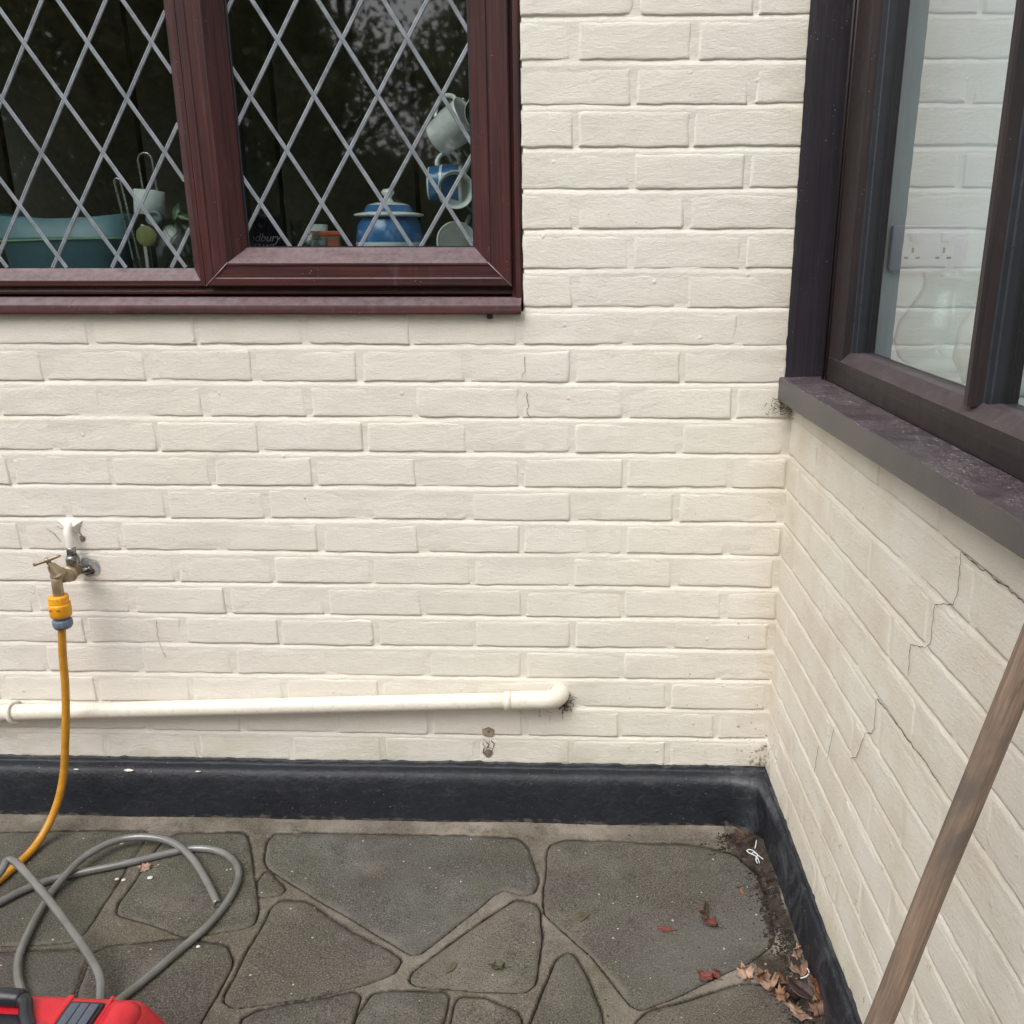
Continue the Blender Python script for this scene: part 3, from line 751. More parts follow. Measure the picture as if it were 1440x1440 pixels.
# right hand opening sash: outline -.572 .. -1.196 wide, bottom 1.225, glass from -.650 to -1.112, 1.300
SR = dict(x0=-1.196, x1=-.577, z0=1.222)
gxl, gxr, gz0 = -1.116, -.654, 1.297
wL, wR, wB = gxl-SR['x0'], SR['x1']-gxr, gz0-SR['z0']
def sashp(w_): return [(0, .03), (0, -.006), (.0025, -.0085), (w_*.20, -.0085), (w_*.23, -.0065), (w_*.52, -.0065), (w_*.55, -.0085), (w_*.60, -.0085), (w_*.64, -.006), (w_*.95, .022), (w_, .026), (w_, .040)]
K(extrude('sash_bottom_rail', sashp(wB), (SR['x0'], 0, SR['z0']), (SR['x1'], 0, SR['z0']), (0, 0, 1), (0, 1, 0), M_ROSE, None, wL/wB, -wR/wB))
K(extrude('sash_stile', sashp(wR), (SR['x1'], 0, SR['z0']), (SR['x1'], 0, ZT), (-1, 0, 0), (0, 1, 0), M_ROSE, None, wB/wR, 0))
K(extrude('sash_stile', sashp(wL), (SR['x0'], 0, SR['z0']), (SR['x0'], 0, ZT), (1, 0, 0), (0, 1, 0), M_ROSE, None, wB/wL, 0))
# bright welded mitre beads at the two sash corners
def bead(a, b):
    o = tube('mitre_bead', [a, b], .0011, simple('pale_weld', (.30, .22, .22), .4), None, 6); return K(o)
bead((SR['x1']-.001, -.0085, SR['z0']+.001), (SR['x1']-wR*.62, -.0085, SR['z0']+wB*.62))
bead((SR['x0']+.001, -.0085, SR['z0']+.001), (SR['x0']+wL*.62, -.0085, SR['z0']+wB*.62))
# fixed left light: glass from the left out of frame to -1.236, bottom 1.257
LX1 = -1.1985; lg1, lgz = -1.232, 1.2565; LZ0 = 1.2215
wl, wb2 = LX1-lg1, lgz-LZ0
pB = lambda w_: [(0, .05), (0, .004), (.002, .0015), (w_*.33, .0015), (w_*.40, .004), (w_*.95, .027), (w_, .030), (w_, .045)]
K(extrude('fixed_bottom_rail', pB(wb2), (-2.4, 0, LZ0), (LX1, 0, LZ0), (0, 0, 1), (0, 1, 0), M_ROSE, None, 0, -wl/wb2))
K(extrude('fixed_stile', pB(wl), (LX1, 0, LZ0), (LX1, 0, ZT), (-1, 0, 0), (0, 1, 0), M_ROSE, None, wb2/wl, 0))
# outer frame: bottom member seen as a dark gap with a pale lip, and the right jamb
K(extrude('outer_frame_bottom', [(0, .07), (0, .014), (.004, .004), (.0085, .0035), (.0095, .012), (.017, .014), (.019, .05), (.019, .07)], (-2.4, 0, 1.2035), (-.560, 0, 1.2035), (0, 0, 1), (0, 1, 0), M_ROSE, None))
K(extrude('outer_frame_jamb', [(0, .07), (0, -.004), (.003, -.0055), (.012, -.0055), (.014, .003), (.021, .005), (.022, .06)], (-.5575, 0, 1.190), (-.5575, 0, ZT), (-1, 0, 0), (0, 1, 0), M_ROSE, None))
K(box('frame_backing', (-2.4, .046, 1.150), (-.560, .070, 1.2025), M_GASKET, None, 0))
K(box('frame_backing', (-1.230, .046, 1.2030), (-1.118, .070, ZT), M_GASKET, None, 0))
K(box('frame_backing', (-.652, .046, 1.2030), (-.5595, .070, ZT), M_GASKET, None, 0))
K(box('frame_backing', (-1.1175, .046, 1.2030), (-.6525, .070, 1.290), M_GASKET, None, 0))
K(box('frame_backing', (-2.4, .046, 1.2030), (-1.2305, .070, 1.250), M_GASKET, None, 0))
K(box('head', (-2.4, -.005, ZT+.0005), (-.5575, .07, ZT+.06), M_ROSE, None, .003))
# sill of the kitchen window
silp = [(.05, 1.2025), (-.004, 1.2000), (-.020, 1.1885), (-.0225, 1.1865), (-.0235, 1.1840), (-.0235, 1.1700), (-.022, 1.1680), (-.012, 1.1680), (-.012, 1.1740), (.05, 1.176)]
o = K(extrude('window_sill', [(z, y) for y, z in silp], (-2.4, 0, 0), (-.5590, 0, 0), (0, 0, 1), (0, 1, 0), M_ROSE, None)); 
K(box('sill_drip', (-.628, -.016, 1.1585), (-.617, -.002, 1.1685), M_GASKET, None, .002))
# glass
pane1 = K(box('window_pane', (gxl-.006, GY-.002, gz0-.006), (gxr+.006, GY+.002, ZT), M_GLASS, None, 0))
pane2 = K(box('window_pane', (-2.4, GY-.002, lgz-.006), (lg1+.006, GY+.002, ZT), M_GLASS, None, 0))
K(box('glass_gasket', (gxl, GY-.006, gz0-.001), (gxr, GY-.0022, gz0+.0025), M_GASKET, None, 0))
K(box('glass_gasket', (gxl, GY-.006, gz0+.0027), (gxl+.0035, GY-.0022, ZT), M_GASKET, None, 0))
K(box('glass_gasket', (gxr-.0035, GY-.006, gz0+.0027), (gxr, GY-.0022, ZT), M_GASKET, None, 0))
# lead lattice: strips with a centre rib, diamond pitch 124 x 197 mm
def lead(pane, xa, xb, za, zb, px, pz):
    y = GY-.0024
    for s in (1, -1):
        dx, dz = .0622, .0985*s; l = math.hypot(dx, dz); tx, tz = dx/l, dz/l
        for k in range(-22, 22):
            # line through (px + k*.1243, pz)
            ox = px+k*.1243; ts = []
            t0, t1 = (xa-ox)/tx, (xb-ox)/tx; s0, s1 = sorted(((za-pz)/tz, (zb-pz)/tz)); t0, t1 = max(t0, s0), min(t1, s1)
            if t1-t0 < .01: continue
            A = (ox+tx*t0, pz+tz*t0); B = (ox+tx*t1, pz+tz*t1); n = (-tz, tx); hw = .0042
            V = []; prof = [(-hw, 0), (-hw*.85, -.0011), (-hw*.18, -.0014), (0, -.0007), (hw*.18, -.0014), (hw*.85, -.0011), (hw, 0)]
            lift = .0 if s > 0 else -.0006
            m_ = max(2, int((t1-t0)/.03)); F = []
            for i in range(m_+1):
                f = i/m_; c = (A[0]+(B[0]-A[0])*f, A[1]+(B[1]-A[1])*f); wv = .0006*noise.noise((c[0]*13, c[1]*13, s*3.))
                for (q, d) in prof: V.append((c[0]+n[0]*(q+wv), y+d+lift, c[1]+n[1]*(q+wv)))
            w_ = len(prof)
            for i in range(m_):
                for j in range(w_-1):
                    a = i*w_+j; F.append((a, a+1, a+w_+1, a+w_) if s > 0 else (a, a+w_, a+w_+1, a+1))
            o = mesh('lead_strip', V, F, M_LEAD, pane, True)
            if o.data.polygons[0].normal.y > 0: o.data.flip_normals()
lead(pane1, gxl, gxr, gz0+.001, ZT, -.7105, 1.382)
lead(pane2, -2.40, lg1, lgz+.001, ZT, -1.3900, 1.281)

# --- side window (local frame of the side wall: x into the house, y = -distance from corner)
sw = empty('side_window', (0, 0, 0), RA); tag(sw, 'dark brown window on the right wall reflecting the cream bricks', 'window')
def U3(u, v, z): return (-v, -u, z)
UE = 1.62; ZF = 1.045
# sill
def sill_side():
    prof = lambda t: [(-.085, ZF+.0005), (.0300, 1.042+.006*t), (.0325, 1.0405+.006*t), (.0335, 1.037+.006*t), (.0335, .996+.021*t), (.031, .993+.021*t), (.012, .9935+.021*t), (.012, 1.00+.021*t), (-.085, 1.01)]
    V = []; n = 9; S_ = 14
    for i in range(S_+1):
        t = i/S_*1.6
        for v, z in prof(t): V.append(U3(.002+(UE-.002)*i/S_, v, z))
    F = []
    for i in range(S_):
        for k in range(n):
            k2 = (k+1) % n; a = i*n; F.append((a+k, a+k2, a+n+k2, a+n+k))
    F += [tuple(range(n)), tuple(S_*n+k for k in range(n))[::-1]]
    o = mesh('window_sill', V, F, M_SILL2, sw, True)
    bm = bmesh.new(); bm.from_mesh(o.data); bmesh.ops.recalc_face_normals(bm, faces=bm.faces[:]); bm.to_mesh(o.data); bm.free(); sharp(o, 30)
sill_side()
# trim board facing the camera, against the rear wall
V = [(-.0245, 0), (-.012, 0), (-.0105, .006), (.052, .006), (.055, .003)]
def trim():
    zs = [1.0420+i*.012 for i in range(92)]; V = []; F = []
    for z in zs:
        e = -.0235+.0020*noise.noise((z*40, 1.1, 0))+.0012*noise.noise((z*120, 2.2, 0))-(z-1.04)*.004
        for x, y in [(e, -.0072), (-.014, -.0085), (-.0125, -.0115), (.050, -.0125), (.058, -.0125), (.058, .0)]: V.append((x, y, z))
    n = 6
    for i in range(len(zs)-1):
        for k in range(n-1): a = i*n+k; F.append((a, a+1, a+n+1, a+n))
    o = mesh('cover_trim', V, F, M_TRIM, sw, True, uv=[(v[2], v[0]) for v in V]); sharp(o, 30)
trim()
# frame members: (depth v from front face, u across)
FV = -.045
def stile(name, u0, u1, z0, z1, back_u1=True):
    # front face u0..u1 at v=FV, then steps into the glass on the +u side
    P = [(u0, -.105), (u0, FV-.001), (u0+.002, FV), (u1-.003, FV), (u1, FV-.003), (u1+.0015, -.0625)]
    Q = [(u1+.0015, -.0625), (u1+.004, -.0640), (u1+.0045, -.0700), (u1+.0065, -.0720), (u1+.0065, -.084), (u1+.0065, -.105)]
    PP = P+Q[1:]
    V = []; n = len(PP)
    for z in (z0, z1):
        for u, v in PP: V.append(U3(u, v, z))
    F = [(i, (i+1) % n, n+(i+1) % n, n+i) for i in range(n)]+[tuple(range(n)), tuple(range(n, 2*n))[::-1]]
    uv = [(z, u+v) for z in (z0, z1) for u, v in PP]
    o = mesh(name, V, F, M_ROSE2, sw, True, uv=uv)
    bm = bmesh.new(); bm.from_mesh(o.data); bmesh.ops.recalc_face_normals(bm, faces=bm.faces[:]); bm.to_mesh(o.data); bm.free()
    o.data.materials.append(M_BEAD); o.data.materials.append(M_GASKET)
    for i, mi in ((5, 1), (6, 2), (7, 1), (8, 2)):
        o.data.polygons[i].material_index = mi
    return sharp(o, 22)
stile('frame_stile', .0615, .145, ZF+.0012, 2.14)
# small moulding beads between trim and stile
for u, v in ((.057, -.040), (.0645, -.0445)):
    o = tube('moulding_bead', [U3(u, v, ZF+.001), U3(u, v, 2.14)], .0028, M_ROSE2, sw, 8)
box('frame_return', (.0590, -.0570, ZF+.0012), (.115, -.0045, 2.14), M_TRIM, sw, .001)
stile('mullion', .674, .690, ZF+.058, 2.14)
stile('mullion', 1.27, 1.293, ZF+.058, 2.14)
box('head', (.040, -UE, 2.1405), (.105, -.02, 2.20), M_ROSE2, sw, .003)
# bottom rail running along the whole window
rail = [(-.105, ZF+.0012), (FV-.001, ZF+.0012), (FV, ZF+.0032), (FV, 1.0905), (FV-.003, 1.0935), (-.0620, 1.1070), (-.0640, 1.1080), (-.0660, 1.1065), (-.084, 1.1080), (-.105, 1.1080)]
V = []; n = len(rail)
for u in (.0615, UE):
    for v, z in rail: V.append(U3(u if not (u < .1 and z > 1.0895) else .0625, v+.0006, z))
F = [(i, (i+1) % n, n+(i+1) % n, n+i) for i in range(n)]+[tuple(range(n)), tuple(range(n, 2*n))[::-1]]
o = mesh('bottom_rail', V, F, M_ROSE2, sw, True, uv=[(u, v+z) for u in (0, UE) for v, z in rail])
bm = bmesh.new(); bm.from_mesh(o.data); bmesh.ops.recalc_face_normals(bm, faces=bm.faces[:]); bm.to_mesh(o.data); bm.free(); sharp(o, 22)
box('joint_shade_strip', (.0462, -UE, ZF+.0008), (.0475, -.062, ZF+.0030), M_GASKET, sw, 0)  # dark strip in place of the shade between rail and sill
for (a, b) in ((.1495, .6745), (.6945, 1.2705), (1.2975, UE)):
    o = box('window_pane', (.082, -b, 1.105), (.086, -a, 2.14), M_GLASS2, sw, 0)

# ------------------------------------------------------------------ rooms behind the glass
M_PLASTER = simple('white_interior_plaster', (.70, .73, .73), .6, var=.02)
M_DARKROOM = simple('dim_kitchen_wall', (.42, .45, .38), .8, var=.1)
M_WORK = simple('dark_worktop', (.05, .045, .04), .4)
M_CAB = simple('dark_cupboard_front', (.13, .12, .085), .5)
ext = empty('extension_room', (.6, -.6, 1.1)); tag(ext, 'pale painted room interior seen through the right hand window', 'room')
def E_(o): o.parent = ext; o.matrix_parent_inverse = Matrix.Translation((-.6, .6, -1.1)); return o
E_(box('wall', (.112, .0, .2), (2.6, .05, 2.6), M_PLASTER, None, 0))
E_(box('inner_sill', (.118, -1.60, 1.060), (.30, -.002, 1.082), M_PLASTER, None, .004))
E_(box('floor', (.12, -3.2, .15), (2.6, -.001, .199), M_PLASTER, None, 0))
kit = empty('kitchen_room', (-1.5, 1, 1.2)); tag(kit, 'dim kitchen interior behind the leaded window', 'room')
def Q_(o): o.parent = kit; o.matrix_parent_inverse = Matrix.Translation((1.5, -1, -1.2)); return o
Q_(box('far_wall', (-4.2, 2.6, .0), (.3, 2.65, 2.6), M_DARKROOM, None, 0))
Q_(box('side_wall', (-4.25, .105, .0), (-4.2, 2.6, 1.0), M_DARKROOM, None, 0)); Q_(box('side_wall', (-4.25, .105, 2.2), (-4.2, 2.6, 2.6), M_DARKROOM, None, 0))  # opening between these two pieces is added to let sky light in
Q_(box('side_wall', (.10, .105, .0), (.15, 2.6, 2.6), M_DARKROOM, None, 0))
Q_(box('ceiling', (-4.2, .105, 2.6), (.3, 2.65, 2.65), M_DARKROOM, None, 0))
Q_(box('floor', (-4.2, .105, -.02), (.10, 2.6, .0), M_DARKROOM, None, 0))
for i_ in range(7): Q_(box('cupboard_door', (-4.15+i_*.60, 2.24, .85 if i_ % 3 else .1), (-3.57+i_*.60, 2.595, 2.5), M_CAB, None, .004))
Q_(box('inner_sill', (-2.4, .0702, 1.215), (-.56, .32, 1.237), M_WORK, None, .003))
Q_(box('lintel', (-4.2, .06, 2.165), (-.545, .12, 2.6), M_DARKROOM, None, 0))
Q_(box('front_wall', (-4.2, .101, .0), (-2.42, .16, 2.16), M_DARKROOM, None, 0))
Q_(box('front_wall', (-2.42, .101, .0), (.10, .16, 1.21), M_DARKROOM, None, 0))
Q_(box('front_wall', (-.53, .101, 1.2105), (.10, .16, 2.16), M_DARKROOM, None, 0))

# ------------------------------------------------------------------ things on the kitchen sill (sill top z = 1.237)
SZK = 1.2372
def T(x, y, z, *rots):
    m_ = Matrix.Translation((x, y, z))
    for ax, a in rots: m_ = m_ @ Matrix.Rotation(R(a), 4, ax)
    return m_
def oval_tub(name, cx_, cy_, rx, ry, h, mat, parent, z0=SZK, th=.003, e=3.2):
    V = []; F = []; n = 48; prof = [(.0, .0, 0), (.86, 0, 0), (.90, .004, 0), (.97, h*.6, 0), (1.0, h*.62, 0), (1.0, h*.66, 0), (.98, h*.67, 0), (1.0, h, 0), (1.0-th/rx*2, h, 0), (.88, .006, 0), (.0, .006, 0)]
    for s, z, _ in prof:
        for k in range(n):
            a = 2*math.pi*k/n; ca, sa = math.cos(a), math.sin(a); q = (abs(ca)**e+abs(sa)**e)**(-1/e)
            V.append((cx_+rx*s*q*ca, cy_+ry*s*q*sa, z0+z+(.006*math.cos(2*a) if z > h*.9 else 0)))
    for i in range(len(prof)-1):
        for k in range(n):
            k2 = (k+1) % n; F.append((i*n+k, i*n+k2, (i+1)*n+k2, (i+1)*n+k))
    return mesh(name, V, F, mat, parent, True)
M_TUB = simple('pale_blue_plastic', (.105, .20, .24), .4, var=.04)
tub = empty('storage_tub', (-1.56, .165, SZK)); tag(tub, 'pale blue plastic tub standing on the sill at the left of the window', 'tub')
o = oval_tub('tub_body', 0, 0, .140, .062, .125, M_TUB, tub, 0)
M_BAND = simple('lime_band', (.25, .42, .20), .4)
V = []; F = []; n = 48
for z in (.074, .0775):
    for k in range(n):
        a = 2*math.pi*k/n; ca, sa = math.cos(a), math.sin(a); q = (abs(ca)**3.2+abs(sa)**3.2)**(-1/3.2); V.append((.1415*q*ca, .0635*q*sa, z+.004*math.sin(a+2)))
mesh('rim_band', V, [(k, (k+1) % n, n+(k+1) % n, n+k) for k in range(n)], M_BAND, tub, True)
M_WIRE = simple('steel_wire', (.42, .44, .40), .28, metal=.9)
def hoop(name, cx_, y, z0, z1, w_, lean, label, rad=.0024):
    P = [(cx_-w_/2+lean*0, y, z0)]
    H = z1-z0-w_/2
    for i in range(1, 6): P.append((cx_-w_/2+lean*i/5, y, z0+H*i/5))
    for i in range(1, 8): a = math.pi-math.pi*i/8; P.append((cx_+lean+w_/2*math.cos(a), y, z0+H+w_/2*math.sin(a)))
    for i in range(5, -1, -1): P.append((cx_+w_/2+lean*i/5, y, z0+H*i/5))
    o = tube(name, P, rad, M_WIRE, None, 8); tag(o, label, 'kitchen utensil'); return o
hoop('wire_tongs', -1.398, .135, SZK, 1.437, .013, -.022, 'narrow steel tongs leaning beside the pale blue tub')
hoop('wire_hook', -1.365, .165, 1.385, 1.490, .030, -.004, 'tall looped steel wire handle above the white paper roll')
M_PAPER = simple('white_paper', (.66, .70, .68), .8, var=.05)
pr_ = lathe('paper_roll', [(0, .0), (.030, .0), (.0315, .002), (.031, .050), (.008, .052), (.008, .046)], M_PAPER, None, 24, T(-1.374, .165, 1.365, ('Y', 6)))
tag(pr_, 'small white paper roll under the wire loop behind the left pane', 'paper roll')
sp_ = box('white_spatula', (-1.390, .148, SZK), (-1.382, .152, 1.345), simple('white_plastic', (.62, .65, .62), .4), None, .002)
tag(sp_, 'thin upright white plastic spatula beside the glass jar', 'kitchen utensil')
jar = empty('glass_jar', (-1.315, .170, SZK)); tag(jar, 'wide clear glass jar holding a slice of lemon and leaves near the mullion', 'jar')
lathe('jar_body', [(.0, .0), (.060, .0), (.064, .006), (.064, .118), (.0625, .118), (.062, .008), (0, .006)], M_VASE, jar, 36)
lathe('lemon_slice', [(0, -.003), (.019, -.003), (.022, -.001), (.022, .001), (.019, .003), (0, .003)], simple('lemon', (.22, .23, .08), .5), jar, 24, T(-.047, -.058, .083, ('X', 90)))
lathe('bottle_cap', [(0, -.006), (.017, -.006), (.018, 0), (.017, .006), (.011, .006), (.010, .003), (0, .003)], simple('grey_cap', (.16, .20, .22), .3), jar, 20, T(-.028, -.050, .118, ('X', 80)))
M_LF = simple('houseplant_leaf', (.10, .17, .08), .5, var=.3)
for i in range(9):
    a = rnd.uniform(0, 6.28); x, y, z = rnd.uniform(-.040, .035), rnd.uniform(-.03, .03), rnd.uniform(.02, .10); s = rnd.uniform(.014, .026); ang = rnd.uniform(-60, 60)
    Mx = T(x, y, z, ('Y', ang), ('X', 80))
    mesh('leaf', [Mx @ Vector(v) for v in [(0, -s, 0), (.32*s, -.3*s, .002), (.35*s, .3*s, .003), (0, s, 0), (-.35*s, .3*s, .003), (-.32*s, -.3*s, .002)]], [(0, 1, 2, 3), (0, 3, 4, 5)], M_LF, jar)
for i, (x, z, an) in enumerate([(.018, .133, 20), (.034, .124, -65)]):
    Mx = T(x-.012, -.02, z, ('Y', an), ('X', 85)); s = .02
    mesh('leaf', [Mx @ Vector(v) for v in [(0, -s, 0), (.32*s, -.3*s, .002), (.35*s, .3*s, .003), (0, s, 0), (-.35*s, .3*s, .003), (-.32*s, -.3*s, .002)]], [(0, 1, 2, 3), (0, 3, 4, 5)], M_LF, jar)
tube('leaf_stalk', catmull([(-.01, -.02, .06), (.005, -.02, .12), (.035, -.03, .150), (.07, -.03, .172)], 5), .0008, M_LF, jar, 6)
# dark tin with lettering
def text(body, size, loc, mat, parent, shear=0, ext_=.0003, name='lettering', rz=0):
    cu = bpy.data.curves.new(name, 'FONT'); cu.body = body; cu.size = size; cu.extrude = ext_; cu.shear = shear; cu.align_x = 'CENTER'
    t = bpy.data.objects.new(name, cu); COL.objects.link(t)
    bpy.context.view_layer.update(); dg = bpy.context.evaluated_depsgraph_get(); me = bpy.data.meshes.new_from_object(t.evaluated_get(dg)); bpy.data.objects.remove(t)
    me.materials.clear(); o = link(name, me, mat, parent); o.location = loc; o.rotation_euler = (R(90), 0, R(rz)); return o
tin = empty('drink_tin', (-1.119, .150, SZK)); tag(tin, 'dark purple drink tin reading Cadbury INSTANT beside the mullion', 'tin')
lathe('tin_body', [(0, 0), (.036, 0), (.037, .002), (.037, .118), (.0385, .119), (.0385, .126), (.036, .127), (0, .127)], simple('purple_tin', (.040, .030, .075), .35, metal=.3), tin, 36)
M_INK = simple('silver_ink', (.42, .40, .46), .4)
text('Cadbury', .0235, (.002, -.0395, .072), M_INK, tin, .35)
text('INSTANT', .0145, (.002, -.0395, .057), M_INK, tin)
sbox = empty('glass_dish', (-1.02, .17, SZK)); tag(sbox, 'low clear glass dish between the dark tin and the orange topped packet', 'dish')
lathe('dish_body', [(0, 0), (.040, 0), (.047, .008), (.050, .115), (.0485, .115), (.045, .009), (0, .007)], M_VASE, sbox, 32)
lathe('white_lid', [(0, 0), (.016, 0), (.020, .02), (.020, .045), (0, .046)], M_PAPER, sbox, 20, T(.01, .0, .062))
pk = empty('spice_packet', (-.985, .145, SZK)); tag(pk, 'small dark packet with an orange band near the blue canister', 'packet')
box('packet_body', (-.036, -.015, 0), (.032, .015, .083), simple('packet_brown', (.085, .055, .045), .5), pk, .002)
box('orange_band', (-.0365, -.0155, .083), (.0325, .0155, .093), simple('orange_band', (.52, .10, .04), .5), pk, .001)
box('packet_print', (.006, -.0162, .060), (.028, -.0151, .078), simple('packet_orange_print', (.36, .10, .05), .5), pk, 0)
box('packet_print', (-.030, -.0162, .064), (.000, -.0151, .074), simple('packet_grey_print', (.20, .22, .22), .5), pk, 0)
wl_ = lathe('white_saucer', [(0, 0), (.018, 0), (.033, .008), (.034, .010), (.018, .003), (0, .003)], M_PAPER, None, 24, T(-1.005, .105, SZK+.052)); 
bpy.data.objects.remove(wl_)
# blue banded canister
M_BLUE = simple('blue_glaze', (.055, .17, .40), .15, var=.08, coat=.5)
M_WHITE = simple('white_glaze', (.80, .82, .80), .18, var=.04, coat=.5)
can = empty('canister', (-.851, .155, SZK)); tag(can, 'blue and white lidded pottery canister on the window sill', 'canister')
def band(parent, prof, mats, M=Matrix(), seg=40, name='body'):
    o = lathe(name, prof, None, parent, seg, M); o.data.materials.clear()
    for m_ in (M_WHITE, M_BLUE): o.data.materials.append(m_)
    for i, mi in enumerate(mats):
        for k in range(seg): o.data.polygons[i*seg+k].material_index = mi
    return o
band(can, [(0, 0), (.058, 0), (.064, .004), (.067, .030), (.071, .055), (.073, .065), (.073, .070), (.0725, .082), (.068, .105), (.060, .118), (.060, .122)], [0, 0, 0, 0, 0, 0, 1, 1, 1, 1], name='canister_body')
band(can, [(.050, .120), (.072, .122), (.075, .125), (.072, .128), (.054, .131), (.051, .138), (.047, .145), (.030, .150), (.012, .152), (.0085, .158), (.0085, .163), (.014, .169), (.014, .173), (.009, .178), (0, .179)], [0, 0, 0, 0, 1, 1, 0, 0, 0, 0, 0, 0, 0, 0], name='canister_lid')
# mug tree with mugs
tree = empty('mug_tree', (-.632, .175, SZK)); tag(tree, 'thin metal mug stand behind the right edge of the leaded window', 'mug stand')
tube('post', [(0, 0, .0), (0, 0, .36)], .004, M_WIRE, tree, 10)
lathe('base', [(0, 0), (.055, 0), (.055, .006), (.01, .010), (0, .010)], M_WIRE, tree, 28)
for z, d in ((.335, -1), (.335, 1), (.235, -1), (.235, 1), (.13, -1)):
    tube('hook', catmull([(0, 0, z-.03), (d*.02, -.005, z-.01), (d*.045, -.01, z+.006), (d*.055, -.012, z+.02)], 4), .0028, M_WIRE, tree, 8)
def mug(label, M, blue=False, r=.037, h=.082, pat=False):
    t = empty('mug'); t.matrix_world = M; tag(t, label, 'mug')
    pr = [(0, 0), (r*.80, 0), (r*.86, .004), (r*.94, h*.35), (r*.97, h*.42), (r, h*.50), (r*1.02, h*.9), (r*1.06, h), (r*1.0, h), (r*.94, h*.88), (r*.8, .006), (0, .006)]
    mm = [0, 0, 1 if blue else 0, 0, 1 if blue else 0, 1 if blue else 0, 0, 0, 0, 0, 0]
    mb = band(t, pr, mm, name='mug_body')
    P = catmull([(r*.95, 0, h*.82), (r*1.35, 0, h*.84), (r*1.70, 0, h*.62), (r*1.60, 0, h*.36), (r*1.25, 0, h*.22), (r*.92, 0, h*.22)], 5)
    tube('handle', P, .0048, M_WHITE, mb, 10, False)
    if pat:
        for a in (-10, 25, -50, 60):
            q = Matrix.Rotation(R(a+180), 4, 'Z') @ Vector((r*.985, 0, h*.45))
    return t
def aim(loc, axis, roll=0):
    q = Vector(axis).to_track_quat('Z', 'Y').to_matrix().to_4x4(); return Matrix.Translation(loc) @ q @ Matrix.Rotation(R(roll), 4, 'Z')
mug('white patterned mug hanging highest on the mug stand', aim((-.742, .155, 1.512), (.80, -.34, .46), 80), False, .040, .085)
mug('blue banded mug hanging with its base towards the left', aim((-.768, .185, 1.428), (.97, .02, -.03), 70), True, .041, .075)
mug('white mug hanging with its open mouth facing the window, right of the blue banded mug', aim((-.712, .165, 1.414), (.22, -.95, -.06), 60), False, .036, .052)
mug('white mug tipped forward at the bottom right corner of the leaded pane', aim((-.722, .200, 1.292), (.25, -.92, .22), 60), False, .041, .07)
mug('mug with a brown inside hanging behind the highest white mug', aim((-.655, .185, 1.565), (.2, -.95, -.1), 95), False, .034, .05)
bl = bpy.data.objects.get('mug_body.004')
if bl: 
    bl.data.materials.append(simple('brown_glaze', (.10, .06, .025), .2, var=.3)); 
    for i in (8, 9, 10):
        for k in range(40): bl.data.polygons[i*40+k].material_index = 2

# things behind the side window
sk = empty('wall_socket', (.235, -.001, 1.294)); tag(sk, 'white double plug socket on the pale wall behind the side window', 'socket')
M_SOCK = simple('socket_plastic', (.62, .62, .68), .35, var=.02)
box('socket_plate', (-.072, -.012, -.043), (.072, 0, .043), M_SOCK, sk, .003)
for d in (-.03, .03):
    box('switch', (d-.008, -.015, .012), (d+.008, -.0122, .030), M_SOCK, sk, .001)
    for dx, dz, w_, h_ in ((0, -.004, .002, .005), (-.011, -.018, .004, .002), (.011, -.018, .004, .002)): box('pin_slot', (d+dx-w_, -.0132, dz-h_), (d+dx+w_, -.0122, dz+h_), M_GASKET, sk, 0)
vs = empty('glass_vase', (.190, -.255, 1.0825)); tag(vs, 'clear glass vase with a round belly behind the side window', 'vase')
lathe('vase_body', [(0, 0), (.040, 0), (.052, .006), (.074, .030), (.083, .058), (.078, .090), (.060, .120), (.047, .142), (.044, .158), (.050, .176), (.0475, .176), (.0415, .158), (.0445, .142), (.0575, .120), (.0755, .090), (.0805, .058), (.0715, .030), (.048, .009), (0, .008)], M_VASE, vs, 44)
jg = empty('white_jug', (.21, -.445, 1.0825)); tag(jg, 'white pottery jug half hidden behind the mullion of the side window', 'jug')
lathe('jug_body', [(0, 0), (.045, 0), (.055, .01), (.075, .05), (.070, .10), (.045, .145), (.050, .165), (.047, .165), (.042, .145), (.066, .10), (.070, .05), (0, .012)], M_WHITE, jg, 36)
tube('handle', catmull([(.045, 0, .15), (.085, 0, .145), (.095, 0, .10), (.07, 0, .06)], 6), .006, M_WHITE, jg, 10, False)

# ------------------------------------------------------------------ waste pipe
wp = empty('waste_pipe', (-1.0, -.035, .3)); tag(wp, 'cream painted plastic waste pipe sloping along the rear wall below the tap', 'pipe')
def P_(o): o.parent = wp; o.matrix_parent_inverse = Matrix.Translation((1.0, .035, -.3)); return o
zp = lambda x: .3138+(x+.5444)*(.3138-.2624)/(1.7802-.5444)
P_(tube('pipe_run', [(x, -.033, zp(x)) for x in np.linspace(-2.35, -.585, 30)], .0188, M_PIPE, None, 24))
P_(tube('elbow', catmull([(-.600, -.033, zp(-.600)), (-.545, -.033, zp(-.545)), (-.512, -.033, .3150), (-.492, -.026, .3156), (-.482, -.012, .3160), (-.480, .004, .3160)], 6), .0213, M_PIPE, None, 24))
P_(tube('elbow_collar', [(-.607, -.033, zp(-.607)), (-.590, -.033, zp(-.59))], .0217, M_PIPE, None, 24))
P_(tube('pipe_clip', catmull([(-1.752, -.006, zp(-1.75)+.012), (-1.751, -.040, zp(-1.75)+.0225), (-1.748, -.0565, zp(-1.75)+.004), (-1.742, -.050, zp(-1.75)-.018), (-1.734, -.022, zp(-1.75)-.024), (-1.731, -.004, zp(-1.75)-.020)], 6), .0042, M_PIPE, None, 8))
M_WEB = simple('dirty_cobweb', (.13, .11, .085), 1., var=.4)
